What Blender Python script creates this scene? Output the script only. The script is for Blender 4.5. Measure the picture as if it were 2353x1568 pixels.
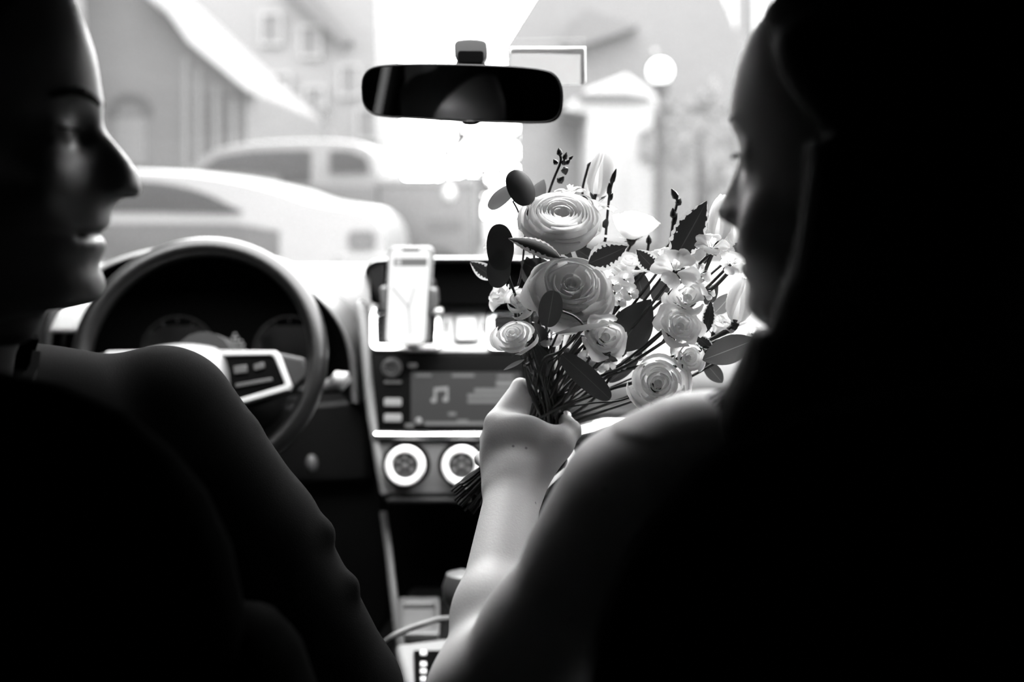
import bpy, bmesh, math, random
import numpy as np
from mathutils import Vector, Matrix
random.seed(7)
rng = np.random.RandomState(5)
SC = bpy.context.scene
for o in list(bpy.data.objects):
    bpy.data.objects.remove(o)
COL = SC.collection
# ---------------------------------------------------------------- camera
CAM = Vector((0.0, 0.0, 1.18)); PITCH = math.radians(7.9); FPX = 2288.0
cd = bpy.data.cameras.new('camera'); cam = bpy.data.objects.new('camera', cd); COL.objects.link(cam)
cam.location = CAM; cam.rotation_euler = (math.radians(90) - PITCH, 0, 0)
cd.sensor_width = 36.0; cd.lens = FPX * 36.0 / 2353.0; cd.clip_start = 0.02; cd.clip_end = 500
cd.dof.use_dof = True; cd.dof.focus_distance = 0.92; cd.dof.aperture_fstop = 2.8
SC.camera = cam
# ---------------------------------------------------------------- sky, exposure
SKY = 24.0
wd = bpy.data.worlds.new('sky'); SC.world = wd; wd.use_nodes = True
nt = wd.node_tree; nt.nodes.clear()
_o = nt.nodes.new('ShaderNodeOutputWorld'); _b = nt.nodes.new('ShaderNodeBackground')
_tc = nt.nodes.new('ShaderNodeTexCoord'); _n = nt.nodes.new('ShaderNodeTexNoise'); _r = nt.nodes.new('ShaderNodeValToRGB')
_n.inputs['Scale'].default_value = 1.6; _n.inputs['Detail'].default_value = 3
_r.color_ramp.elements[0].color = (.86, .86, .86, 1); _r.color_ramp.elements[1].color = (1, 1, 1, 1)
nt.links.new(_tc.outputs['Generated'], _n.inputs['Vector']); nt.links.new(_n.outputs[0], _r.inputs[0])
nt.links.new(_r.outputs[0], _b.inputs[0]); _b.inputs[1].default_value = SKY; nt.links.new(_b.outputs[0], _o.inputs[0])
SC.view_settings.view_transform = 'Standard'; SC.view_settings.look = 'None'
SC.view_settings.exposure = 0.0; SC.view_settings.gamma = 1.0; SC.view_settings.use_curve_mapping = False
SC.cycles.max_bounces = 8; SC.cycles.transparent_max_bounces = 24; SC.cycles.diffuse_bounces = 4
SC.cycles.sample_clamp_indirect = 6.0; SC.cycles.caustics_reflective = False; SC.cycles.caustics_refractive = False
SC.cycles.use_denoising = True

# ---------------------------------------------------------------- helpers
CP, SP = math.cos(PITCH), math.sin(PITCH)
def W(px, py, Y):
    """point of the world plane y = Y seen at photo pixel (px, py)"""
    a = (px - 1176.5) / FPX; b = (784.0 - py) / FPX
    d = Vector((a, CP + b * SP, -SP + b * CP))
    return CAM + d * (Y / d.y)
def tag(o, label=None, cat=None, group=None, kind=None):
    if label: o['label'] = label
    if cat: o['category'] = cat
    if group: o['group'] = group
    if kind: o['kind'] = kind
    return o
def wloc(o):
    l = Vector((0, 0, 0))
    while o is not None:
        l += o.location; o = o.parent
    return l
def thing(name, label, cat, loc, group=None):
    o = bpy.data.objects.new(name, None); COL.objects.link(o); o.location = loc
    o.empty_display_size = .05
    return tag(o, label, cat, group)
MATS = {}
def mat(name, v, rough=.5, spec=.5, metal=0., noise=0., nscale=20., bump=0., bscale=200., transl=0., coat=0., sheen=0., emit=0., sss=0.):
    if name in MATS: return MATS[name]
    m = bpy.data.materials.new(name); m.use_nodes = True; MATS[name] = m
    t = m.node_tree; L = t.links.new; p = t.nodes['Principled BSDF']; out = t.nodes['Material Output']
    p.inputs['Base Color'].default_value = (v, v, v, 1); p.inputs['Roughness'].default_value = rough
    p.inputs['Specular IOR Level'].default_value = spec; p.inputs['Metallic'].default_value = metal
    p.inputs['Coat Weight'].default_value = coat; p.inputs['Sheen Weight'].default_value = sheen
    if sss: p.inputs['Subsurface Weight'].default_value = sss; p.inputs['Subsurface Radius'].default_value = (.012, .012, .012); p.inputs['Subsurface Scale'].default_value = 1.0
    tc = t.nodes.new('ShaderNodeTexCoord')
    n = t.nodes.new('ShaderNodeTexNoise'); n.inputs['Scale'].default_value = nscale; n.inputs['Detail'].default_value = 4
    L(tc.outputs['Object'], n.inputs['Vector'])
    r = t.nodes.new('ShaderNodeMapRange'); r.inputs[3].default_value = v * (1 - noise - .02); r.inputs[4].default_value = v * (1 + noise + .02)
    L(n.outputs[0], r.inputs[0]); cc = t.nodes.new('ShaderNodeCombineColor')
    for i in range(3): L(r.outputs[0], cc.inputs[i])
    L(cc.outputs[0], p.inputs['Base Color'])
    if bump:
        n2 = t.nodes.new('ShaderNodeTexNoise'); n2.inputs['Scale'].default_value = bscale; n2.inputs['Detail'].default_value = 3
        L(tc.outputs['Object'], n2.inputs['Vector']); b = t.nodes.new('ShaderNodeBump'); b.inputs['Strength'].default_value = bump
        b.inputs['Distance'].default_value = .002
        L(n2.outputs[0], b.inputs['Height']); L(b.outputs[0], p.inputs['Normal'])
    if emit:
        p.inputs['Emission Color'].default_value = (1, 1, 1, 1); p.inputs['Emission Strength'].default_value = emit
    if transl:
        tb = t.nodes.new('ShaderNodeBsdfTranslucent'); L(cc.outputs[0], tb.inputs['Color'])
        mx = t.nodes.new('ShaderNodeMixShader'); mx.inputs[0].default_value = transl
        L(p.outputs[0], mx.inputs[1]); L(tb.outputs[0], mx.inputs[2]); L(mx.outputs[0], out.inputs['Surface'])
    return m
def glass_mat(name, tint, haze, gloss=.05, dv=.8):
    """thin pane: straight transmission, a film of dust standing in for windshield glare, a faint mirror image"""
    m = bpy.data.materials.new(name); m.use_nodes = True; MATS[name] = m
    t = m.node_tree; L = t.links.new; t.nodes.clear()
    out = t.nodes.new('ShaderNodeOutputMaterial')
    tr = t.nodes.new('ShaderNodeBsdfTransparent'); tr.inputs[0].default_value = (tint, tint, tint, 1)
    du = t.nodes.new('ShaderNodeBsdfTranslucent'); du.inputs[0].default_value = (dv, dv, dv, 1)  # milky layer imitates the veil of glare on the glass
    gl = t.nodes.new('ShaderNodeBsdfGlossy'); gl.inputs['Roughness'].default_value = .03; gl.inputs[0].default_value = (.9, .9, .9, 1)
    tc = t.nodes.new('ShaderNodeTexCoord'); n = t.nodes.new('ShaderNodeTexNoise'); n.inputs['Scale'].default_value = 5; n.inputs['Detail'].default_value = 5
    r = t.nodes.new('ShaderNodeMapRange'); r.inputs[1].default_value = .3; r.inputs[2].default_value = .7; r.inputs[3].default_value = haze * .8; r.inputs[4].default_value = haze * 1.2
    L(tc.outputs['Object'], n.inputs['Vector']); L(n.outputs[0], r.inputs[0])
    m1 = t.nodes.new('ShaderNodeMixShader'); m2 = t.nodes.new('ShaderNodeMixShader')
    L(r.outputs[0], m1.inputs[0]); L(tr.outputs[0], m1.inputs[1]); L(du.outputs[0], m1.inputs[2])
    m2.inputs[0].default_value = gloss; L(m1.outputs[0], m2.inputs[1]); L(gl.outputs[0], m2.inputs[2])
    L(m2.outputs[0], out.inputs['Surface'])
    return m
class MB:
    """collects shapes in world coordinates; build() links them as one mesh object"""
    def __init__(s): s.v = []; s.f = []
    def add(s, vs, fs):
        n = len(s.v); s.v += [Vector(p) for p in vs]; s.f += [tuple(i + n for i in f) for f in fs]; return s
    def box(s, lo, hi):
        x0, y0, z0 = lo; x1, y1, z1 = hi
        return s.add([(x0,y0,z0),(x1,y0,z0),(x1,y1,z0),(x0,y1,z0),(x0,y0,z1),(x1,y0,z1),(x1,y1,z1),(x0,y1,z1)],
                     [(0,3,2,1),(4,5,6,7),(0,1,5,4),(1,2,6,5),(2,3,7,6),(3,0,4,7)])
    def prism(s, pts, off):
        """closed outline pts pushed along off (a vector or a list of end points)"""
        n = len(pts); q = [Vector(p) + Vector(off) for p in pts] if not isinstance(off, list) else off
        return s.add(list(pts) + q, [tuple(range(n))[::-1], tuple(range(n, 2*n))] + [(i, (i+1) % n, n + (i+1) % n, n + i) for i in range(n)])
    def ring(s, outer, inner, off):
        n = len(outer); off = Vector(off)
        vs = list(outer) + list(inner) + [p + off for p in outer] + [p + off for p in inner]
        fs = []
        for i in range(n):
            j = (i+1) % n
            fs += [(i, n+i, n+j, j), (2*n+i, 2*n+j, 3*n+j, 3*n+i), (i, j, 2*n+j, 2*n+i), (n+i, 3*n+i, 3*n+j, n+j)]
        return s.add(vs, fs)
    def grid(s, rows, closed=False):
        nr, nc = len(rows), len(rows[0]); vs = [p for r in rows for p in r]; fs = []
        for i in range(nr-1):
            for j in range(nc if closed else nc-1):
                k = (j+1) % nc
                fs.append((i*nc+j, i*nc+k, (i+1)*nc+k, (i+1)*nc+j))
        return s.add(vs, fs)
    def loft(s, rings):
        """closed rings bridged, both ends capped"""
        n = len(rings[0]); b = len(s.v); s.grid(rings, True)
        s.f.append(tuple(b + i for i in range(n))[::-1]); s.f.append(tuple(b + (len(rings)-1)*n + i for i in range(n)))
        return s
    def tube(s, pts, r, n=10, flat=1.0):
        pts = [Vector(p) for p in pts]; rr = r if isinstance(r, (list, tuple)) else [r]*len(pts); rings = []
        t0 = (pts[1]-pts[0]).normalized(); a = t0.orthogonal().normalized()
        for i, p in enumerate(pts):
            t = (pts[min(i+1, len(pts)-1)] - pts[max(i-1, 0)]).normalized()
            a = (a - t*a.dot(t)).normalized(); b = t.cross(a)
            rings.append([p + (a*math.cos(2*math.pi*k/n) + b*math.sin(2*math.pi*k/n)*flat)*rr[i] for k in range(n)])
        return s.loft(rings)
    def lathe(s, c, axis, prof, n=24):
        """prof: (radius, height along axis) from one end to the other"""
        c = Vector(c); ax = Vector(axis).normalized(); a = ax.orthogonal().normalized(); b = ax.cross(a)
        return s.loft([[c + ax*h + (a*math.cos(2*math.pi*k/n) + b*math.sin(2*math.pi*k/n))*max(r, 1e-5) for k in range(n)] for r, h in prof])
    def ball(s, c, r, n=14, m=9):
        r = Vector((r, r, r)) if not hasattr(r, '__len__') else Vector(r); c = Vector(c)
        return s.loft([[c + Vector((r.x*math.sin(t)*math.cos(2*math.pi*k/n), r.y*math.sin(t)*math.sin(2*math.pi*k/n), r.z*math.cos(t))) for k in range(n)]
                       for t in [math.pi*(.02+.96*i/(m-1)) for i in range(m)]])
    def build(s, name, m, parent=None, smooth=True, bevel=0., subsurf=0, recalc=True, angle=40):
        vs = np.array([tuple(p) for p in s.v]); lo = vs.min(0); hi = vs.max(0)
        base = Vector(((lo[0]+hi[0])/2, (lo[1]+hi[1])/2, lo[2]))
        me = bpy.data.meshes.new(name); me.from_pydata([tuple(p - base) for p in s.v], [], s.f)
        if recalc:
            bm = bmesh.new(); bm.from_mesh(me); bmesh.ops.recalc_face_normals(bm, faces=bm.faces); bm.to_mesh(me); bm.free()
        me.materials.append(m)
        o = bpy.data.objects.new(name, me); COL.objects.link(o)
        if parent is not None: o.parent = parent; o.location = base - wloc(parent)
        else: o.location = base
        if bevel:
            b = o.modifiers.new('bevel', 'BEVEL'); b.width = bevel; b.segments = 3; b.limit_method = 'ANGLE'; b.angle_limit = math.radians(35)
        if subsurf:
            b = o.modifiers.new('subsurf', 'SUBSURF'); b.levels = subsurf; b.render_levels = subsurf
        if smooth:
            me.polygons.foreach_set('use_smooth', [True]*len(me.polygons))
            if angle and not subsurf and len(me.polygons) < 20000:
                bm = bmesh.new(); bm.from_mesh(me); th = math.radians(angle)
                for e in bm.edges:
                    if len(e.link_faces) == 2 and e.calc_face_angle(0) > th: e.smooth = False
                bm.to_mesh(me); bm.free()
        return o
def rrect(x0, y0, x1, y1, r, n=5):
    pts = []
    for cx, cy, a0 in ((x1-r, y0+r, -90), (x1-r, y1-r, 0), (x0+r, y1-r, 90), (x0+r, y0+r, 180)):
        for i in range(n+1):
            a = math.radians(a0 + 90*i/n); pts.append((cx + r*math.cos(a), cy + r*math.sin(a)))
    return pts
def P(pts, Y):
    """photo outline -> world points on plane y = Y (or Y(py))"""
    return [W(x, y, Y(y) if callable(Y) else Y) for x, y in pts]
def resample(pts, n):
    pts = [np.array(p, float) for p in pts]; d = [0]
    for a, b in zip(pts, pts[1:]): d.append(d[-1] + np.linalg.norm(b-a))
    out = []
    for t in np.linspace(0, d[-1], n):
        i = min(max(np.searchsorted(d, t) - 1, 0), len(pts)-2); u = (t-d[i])/max(d[i+1]-d[i], 1e-9)
        out.append(pts[i]*(1-u) + pts[i+1]*u)
    return out
def catmull(pts, n=8):
    pts = [np.array(p, float) for p in pts]; q = [2*pts[0]-pts[1]] + pts + [2*pts[-1]-pts[-2]]; out = []
    for i in range(1, len(q)-2):
        for k in range(n):
            t = k/n; a, b, c, d = q[i-1:i+3]
            out.append(.5*((2*b) + (c-a)*t + (2*a-5*b+4*c-d)*t*t + (3*b-a-3*c+d)*t**3))
    out.append(pts[-1]); return out
# ================================================================ car shell
XC = -0.075
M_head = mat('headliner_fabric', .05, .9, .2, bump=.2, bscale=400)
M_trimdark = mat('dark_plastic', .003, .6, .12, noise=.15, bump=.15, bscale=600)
M_carpet = mat('carpet', .012, .95, .1, noise=.3, nscale=80)
M_black = mat('black_plastic', .006, .5, .2, noise=.1)
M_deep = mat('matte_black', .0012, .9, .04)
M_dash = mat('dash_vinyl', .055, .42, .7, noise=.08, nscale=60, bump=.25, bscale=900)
M_silver = mat('silver_plastic', .28, .35, .6, metal=.15, noise=.03)
M_satin = mat('satin_grey_plastic', .10, .40, .5, metal=.2, noise=.05)
M_chrome = mat('chrome', .85, .16, .6, metal=1., noise=.02)
M_glossblack = mat('gloss_black', .0012, .3, .05)
M_wind = glass_mat('windshield_glass', .95, .013, .018)
M_slitglass = glass_mat('slit_glass', .10, .004, .03)
M_side = glass_mat('side_glass', .09, .01, .04)
def S(mb, name, m, **k): return tag(mb.build(name, m, **k), kind='structure')

S(MB().box((-.93, -.95, .24), (.79, 2.2, .28)), 'floor', M_carpet, smooth=False)
# headliner: arched front edge meets the top of the windshield
def ztop(x): return 1.404 - .030*((x - XC)/.70)**2
rows = []
for y, dz in ((1.03, 0), (.99, .012), (.85, .035), (.3, .06), (-.95, .06)):
    rows.append([(x, y, (ztop(x) if y > .9 else 1.405 - .02*((x-XC)/.7)**2) + dz) for x in np.linspace(XC-.86, XC+.86, 15)])
mb = MB().grid(rows); mb.grid([[(p[0], p[1], p[2] + .03) for p in r] for r in rows]); S(mb, 'ceiling', M_head, recalc=False)
# windshield
rows = []
for t in np.linspace(0, 1, 12):
    rows.append([(XC + u*(.86 - .25*t), 2.13 - 1.10*t - .10*u*u*(1-t) , 1.045 + (ztop(XC + u*.61) - 1.045)*t + .012*math.sin(math.pi*t)) for u in np.linspace(-1, 1, 21)])
S(MB().grid(rows), 'window_1', M_wind, recalc=False)
WS = rows
for k, sg in ((1, -1), (2, 1)):
    S(MB().tube([(XC + sg*.87, 2.05, 1.02), (XC + sg*.76, 1.55, 1.21), (XC + sg*.635, 1.02, 1.385), (XC + sg*.66, .7, 1.42)], [.035, .04, .042, .04], 12), 'trim_%d' % k, M_trimdark)
    x = XC + sg*.80; xo = x + sg*.05
    lo, hi = min(x, xo), max(x, xo)
    d = MB().box((lo, .30, .28), (hi, 2.2, .985)); S(d, 'door_%d' % k, M_trimdark, bevel=.015)
    # armrest and window ledge belong to the door
    ar = MB().box((min(x, x - sg*.06), .5, .70), (max(x, x - sg*.06), 1.3, .75)).build('armrest', M_black, bpy.data.objects['door_%d' % k], bevel=.015)
    S(MB().box((x + sg*.012, .36, .985), (x + sg*.018, 1.93, 1.36)), 'window_%d' % (k+1), M_side, smooth=False)
    S(MB().prism([(XC + sg*.61, 1.03, 1.40), (XC + sg*.81, .95, 1.40), (XC + sg*.81, 1.03, 1.34), (XC + sg*.84, 1.95, .98), (XC + sg*.87, 2.08, 1.0), (XC + sg*.75, 1.55, 1.21)], (sg*.02, 0, .012)), 'trim_%d' % (k+7), M_trimdark, smooth=False)
    S(MB().box((lo, .24, .28), (hi, .36, 1.46)), 'trim_%d' % (k+2), M_trimdark, bevel=.02)
    wl = MB().box((lo, -.95, .28), (hi, .24, 1.20)).box((lo, -.95, 1.40), (hi, .24, 1.46)); X = lambda q: [Vector((lo, y, z)) for y, z in q]
    wl.prism(X([(-.95, 1.20), (.105, 1.20), (.015, 1.40), (-.95, 1.40)]), (hi - lo, 0, 0)).prism(X([(.195, 1.20), (.24, 1.20), (.24, 1.40), (.105, 1.40)]), (hi - lo, 0, 0))
    S(wl, 'wall_%s' % ('left' if sg < 0 else 'right'), M_trimdark, smooth=False)
    S(MB().prism([Vector((x + sg*.02, y, z)) for y, z in ((.10, 1.195), (.20, 1.195), (.11, 1.405), (.01, 1.405))], (sg*.004, 0, 0)), 'window_%d' % (k+3), M_slitglass, smooth=False)  # slanted slit shaped to put a bright slash in the mirror
    S(MB().box((lo, .36, 1.36), (hi, .98, 1.46)), 'trim_%d' % (k+4), M_trimdark, smooth=False)
S(MB().box((-.93, -.99, .28), (.79, -.95, 1.46)), 'wall_back', M_deep, smooth=False)
S(MB().box((-.93, 2.14, .28), (.79, 2.2, 1.0)), 'wall_front', M_deep, smooth=False)
# own bonnet in front of the windshield
M_paint = mat('silver_car_paint', .42, .3, .5, metal=.3, coat=.3)
rows = [[(XC + u*(.84), y, z - .05*u*u) for u in np.linspace(-1, 1, 9)] for y, z in ((2.16, .985), (2.5, .97), (3.0, .90), (3.25, .82), (3.32, .70), (3.34, .3))]
S(MB().grid(rows), 'trim_7', M_paint, recalc=False)

# ================================================================ dashboard
dash = thing('dashboard', 'dark car dashboard with silver trimmed centre stack and round climate dials below the windshield', 'dashboard', (XC, 1.75, .45))
def Yst(py): return 1.742 - (.00050*(py - 700) if py < 812 else .056 + .00026*(py - 812))          # face of the centre stack leans back at the top
def panel(name, pts, Y, depth, m, parent, bevel=.002, **k):
    return MB().prism(P(pts, Y), (0, depth, 0)).build(name, m, parent, bevel=bevel, **k)
def frame(name, o, i, Y, depth, m, parent, bevel=.0015):
    return MB().ring(P(o, Y), P(i, Y), (0, depth, 0)).build(name, m, parent, bevel=bevel)
# top pad: from the cowl down to the front roll, right across the car
lipx = [-.80, -.70, -.24, -.10, .05, .20, .35, .50, .66]
def lip(x):
    return 1.00
rows = []
prof = [(2.12, 1.052), (2.0, 1.056), (1.90, 1.052), (1.84, 1.042), (1.79, 1.026), (1.765, 1.008), (1.76, .99)]
for x in np.linspace(-.262, .74, 19):
    r = [(x, y, z) for y, z in prof]
    if x > .02:      # passenger side: soft roll falling to a padded face
        k = min(1, (x-.02)/.06)
        r += [(x, 1.76 - .01*k, .97), (x, 1.765 - .05*k, .93), (x, 1.765 - .085*k, .88), (x, 1.765 - .095*k, .83), (x, 1.77 - .07*k, .79), (x, 1.78, .76), (x, 1.80, .70), (x, 1.84, .60)]
    else:
        r += [(x, 1.765, .97), (x, 1.775, .93), (x, 1.78, .88), (x, 1.785, .83), (x, 1.79, .79), (x, 1.79, .76), (x, 1.80, .70), (x, 1.84, .60)]
    rows.append(r)
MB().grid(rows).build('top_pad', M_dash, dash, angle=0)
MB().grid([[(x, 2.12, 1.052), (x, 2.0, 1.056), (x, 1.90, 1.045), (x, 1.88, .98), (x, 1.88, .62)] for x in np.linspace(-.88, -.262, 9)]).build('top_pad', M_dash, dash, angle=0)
# silver cheek down the left of the centre stack
ck = [(818, 690), (846, 708), (850, 800), (858, 900), (868, 1000), (880, 1060), (894, 1140), (872, 1142), (858, 1060), (842, 960), (832, 860), (826, 780)]
panel('stack_cheek', ck, lambda y: Yst(y) - .012, .05, M_satin, dash, bevel=.006)
panel('stack_cheek', [(2*1064 - x, y) for x, y in ck][::-1], lambda y: Yst(y) - .012, .05, M_satin, dash, bevel=.006)
# centre display under a brow
panel('display_recess', rrect(850, 604, 1275, 700, 14), 1.70, .06, M_deep, dash)
mb = MB()
rows = []
for px, dy in ((838, 26), (846, 12), (862, 4), (900, 0), (1000, -2), (1120, -2), (1230, 0), (1262, 4), (1280, 12), (1288, 26)):
    rows.append([W(px, 598 + dy, 1.95) + Vector((0, 0, -.012)), W(px, 597 + dy, 1.78), W(px, 592 + dy, 1.67), W(px, 596 + dy, 1.655), W(px, 603 + dy, 1.665), W(px, 606 + dy, 1.72)])
mb.grid(rows).build('display_brow', M_dash, dash)
def side_fin(sgn):
    q = [(842, 622), (862, 606), (884, 606), (884, 700), (874, 700), (856, 660)]
    if sgn > 0: q = [(2*1063 - x, y) for x, y in q][::-1]
    return panel('display_fin', q, 1.665, .08, M_black, dash, bevel=.004)
side_fin(-1); side_fin(1)
# satin centre panel that carries the vents and the hazard switch
panel('vent_panel', rrect(846, 702, 1282, 812, 14), lambda y: Yst(y) - .004, .03, M_silver, dash, bevel=.005)
for x0, x1 in ((849, 1014), (1118, 1279)):
    fr = frame('vent_frame', rrect(x0, 709, x1, 806, 16), rrect(x0+18, 727, x1-17, 788, 6), lambda y: Yst(y) - .014, .018, M_chrome, dash, .003)
    panel('vent_cavity', rrect(x0+14, 724, x1-14, 792, 6), lambda y: Yst(y) - .0085, .004, M_deep, fr, bevel=0)
    for k in range(4):
        yy = 735 + 14*k
        panel('slat', [(x0+17, yy), (x1-16, yy), (x1-16, yy+4), (x0+17, yy+4)], lambda y: Yst(y) - .012, .004, M_black, fr, bevel=0)
hz = panel('hazard_switch', rrect(1046, 728, 1096, 784, 8), lambda y: Yst(y) - .016, .014, M_silver, dash, bevel=.004)
panel('switch_shadow_gap', rrect(1040, 722, 1102, 792, 8), lambda y: Yst(y) - .006, .004, M_satin, dash, bevel=0)  # grey plate stands in for the shaded gap round the switch
for x in (1026, 1112): panel('panel_seam', rrect(x-3, 738, x+3, 766, 2), lambda y: Yst(y) - .0055, .004, M_black, dash, bevel=0)
# radio
rad = panel('radio', rrect(852, 812, 1276, 992, 8), lambda y: Yst(y) - .004, .03, M_glossblack, dash, bevel=.003)
M_scr = mat('radio_screen', .002, .3, .15, emit=.05); M_mark = mat('screen_marks', .03, .5, .1, emit=.24); M_mark2 = mat('screen_text', .02, .5, .1, emit=.14); M_btn = mat('grey_button', .03, .4, .3, emit=.02)
panel('screen', rrect(944, 856, 1196, 978, 4), lambda y: Yst(y) - .007, .004, M_scr, rad, bevel=0)
def mark(name, pts, m=M_mark, par=rad, dz=.0085): return panel(name, pts, lambda y: Yst(y) - dz, .001, m, par, bevel=0)
note = MB()
for q in ([(997, 892), (1030, 889), (1030, 897), (997, 900)], [(997, 895), (1003, 895), (1003, 924), (997, 924)], [(1024, 893), (1030, 893), (1030, 922), (1024, 922)], rrect(990, 915, 1003, 926, 5), rrect(1017, 913, 1030, 924, 5)):
    note.prism(P(q, lambda y: Yst(y) - .0085), (0, .001, 0))
note.build('music_note_icon', M_mark, rad)
for x0, x1, y0, y1 in ((1038, 1090, 860, 867), (1142, 1180, 862, 868), (1140, 1182, 874, 890), (955, 992, 860, 866), (1090, 1176, 893, 903), (1074, 1170, 906, 915), (1074, 1160, 919, 927), (1030, 1048, 948, 956), (1050, 1076, 965, 970)):
    mark('screen_text', rrect(x0, y0, x1, y1, 2), M_mark2)
mark('screen_text', rrect(975, 970, 1190, 978, 3), M_mark2)
kn = MB().lathe(W(901, 845, Yst(845) - .006), (0, -1, .1), [(.017, 0), (.017, .012), (.0145, .016), (.011, .0165), (.0095, .010), (.001, .010)], 24).build('volume_knob', M_btn, rad)
for y in (880, 926, 962):
    panel('button', rrect(882, y - (4 if y == 880 else 9), 922, y + (3 if y == 880 else 8), 3), lambda q: Yst(q) - .010, .008, M_btn if y == 880 else mat('lit_button', .06, .4, .2, emit=.2), rad, bevel=.002)
panel('button', rrect(938, 836, 958, 846, 3), lambda q: Yst(q) - .008, .004, M_btn, rad, bevel=.001)
panel('button', rrect(930, 975, 952, 984, 3), lambda q: Yst(q) - .008, .004, M_btn, rad, bevel=.001)
MB().ball(W(962, 967, Yst(967) - .012), .0055).build('button', mat('lit_button', .06), rad)
# climate panel with three dials
panel('chrome_strip', rrect(856, 994, 1272, 1012, 6), lambda y: Yst(y) - .018, .02, M_chrome, dash, bevel=.004)
panel('climate_panel', [(862, 1012), (1266, 1012), (1262, 1080), (1246, 1140), (882, 1140), (866, 1080)], lambda y: Yst(y) - .006, .03, mat('climate_grey', .055, .42, .5, metal=.1, noise=.06), dash, bevel=.006)
for cx in (934, 1062, 1190):
    c = W(cx, 1068, Yst(1068) - .006); ax = (0, -1, .16)
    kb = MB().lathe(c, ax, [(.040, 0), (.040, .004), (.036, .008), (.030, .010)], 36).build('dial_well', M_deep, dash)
    dl = MB().lathe(c, ax, [(.0295, .008), (.0325, .010), (.0325, .024), (.0300, .0285), (.0240, .0285), (.0215, .0255), (.0212, .018)], 40).build('climate_dial', mat('dial_silver', .85, .35, .5, noise=.02), dash)
    MB().lathe(c, ax, [(.0212, .012), (.0212, .0205), (.018, .022), (.001, .023)], 30).build('dial_face', mat('dial_face', .03, .35, .5, noise=.1), dl)
    mk = MB()
    for k in range(6):
        a = math.pi/2 + k*math.pi*2/6; rr = .013 if k else .013
        cc = c + Vector((math.cos(a)*rr, -.023, math.sin(a)*rr + .004)); mk.ball(cc, (.0035, .0012, .0035), 8, 5)
    mk.ball(c + Vector((0, -.0235, .0036)), (.005, .0012, .005), 8, 5)
    tag(mk.build('dial_symbol', mat('dial_symbol', .12, .5, .3), dl), kind='stuff')
panel('pocket_lip', [(876, 1142), (1252, 1142), (1246, 1160), (884, 1160)], lambda y: Yst(y) - .004, .04, M_black, dash, bevel=.006)
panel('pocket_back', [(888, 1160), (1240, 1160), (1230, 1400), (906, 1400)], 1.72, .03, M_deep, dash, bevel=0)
# driver side: binnacle arch with its black cave
arch = [(96, 930), (106, 760), (132, 700), (176, 650), (240, 606), (320, 578), (400, 566), (480, 566), (560, 578), (630, 603), (700, 648), (760, 700), (800, 758), (820, 830), (826, 930)]
arch = [tuple(p) for p in catmull(arch, 4)]
cxm, cym = 455, 800
def shrink(q, k): return [(cxm + (x-cxm)*k, cym + (y-cym)*k) for x, y in q]
rows = []
for k, Y, dz in ((1.06, 1.98, -.008), (1.03, 1.86, 0), (1.0, 1.72, 0), (.985, 1.655, 0), (.965, 1.645, 0), (.95, 1.66, 0)):
    rows.append([W(x, y, Y) for x, y in shrink(arch, k*1.0 if k <= 1 else 1.0)] if k <= 1 else
                [p + Vector((0, Y - 1.72, dz + (.0 if p.z < .9 else -.02*(Y-1.72)/.26))) for p in P(shrink(arch, 1.0), 1.72)])
MB().grid(rows).build('binnacle_hood', M_dash, dash, angle=0)
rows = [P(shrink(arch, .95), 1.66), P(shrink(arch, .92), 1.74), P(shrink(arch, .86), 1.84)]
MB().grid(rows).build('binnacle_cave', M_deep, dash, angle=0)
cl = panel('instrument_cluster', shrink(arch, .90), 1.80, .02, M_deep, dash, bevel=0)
for cx, r in ((412, 88), (668, 88)):
    c = W(cx, 812, 1.795)
    g = MB().lathe(c, (0, -1, .1), [(r/FPX*1.8, 0), (r/FPX*1.8, .006), (r/FPX*1.8 - .003, .006), (r/FPX*1.8 - .003, 0)], 40).build('gauge_ring', mat('gauge_ring', .006, .4, .5), cl)
    tk = MB()
    for k in range(11):
        a = math.radians(-40 + 26*k); d = Vector((math.cos(a), 0, math.sin(a))); tk.tube([c + d*(r/FPX*1.8 - .012) + Vector((0, -.002, 0)), c + d*(r/FPX*1.8 - .006) + Vector((0, -.002, 0))], .0009, 5)
    tag(tk.build('gauge_ticks', mat('gauge_ticks', .06, .5, .3, emit=.01), cl), kind='stuff')
lm = MB()
for i, n in enumerate((1, 2, 4, 5, 5)):
    for k in range(n):
        lm.prism(P(rrect(540 + (k - (n-1)/2)*9 - 3, 766 + i*8, 540 + (k - (n-1)/2)*9 + 3, 771 + i*8, 1, 2), 1.79), (0, .001, 0))
tag(lm.build('trip_display', mat('trip_display', .1, .5, .3, emit=.3), cl), kind='stuff')
# left end of the dash, lower fascia
panel('end_vent', [(104, 768), (136, 706), (196, 694), (176, 768)], 1.62, .10, mat('light_plastic', .45, .4, .5), dash, bevel=.01)
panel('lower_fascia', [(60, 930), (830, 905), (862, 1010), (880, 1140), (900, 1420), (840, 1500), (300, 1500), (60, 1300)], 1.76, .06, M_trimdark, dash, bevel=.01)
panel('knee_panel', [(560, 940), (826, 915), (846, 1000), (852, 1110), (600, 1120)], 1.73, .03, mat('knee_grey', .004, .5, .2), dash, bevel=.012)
MB().ball(W(716, 1066, 1.70), (.011, .012, .017)).build('ignition_lock', mat('ignition_grey', .06, .35, .5), dash)
# passenger side trim
tb = [W(x, y, 1.655) for x, y in ((1300, 1012), (1340, 996), (1390, 986), (1450, 984), (1600, 990), (1760, 1000), (1900, 1010))]
MB().tube(tb, [.012, .019, .021, .018, .016, .015, .014], 12, .8).build('passenger_trim', M_chrome, dash)
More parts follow.
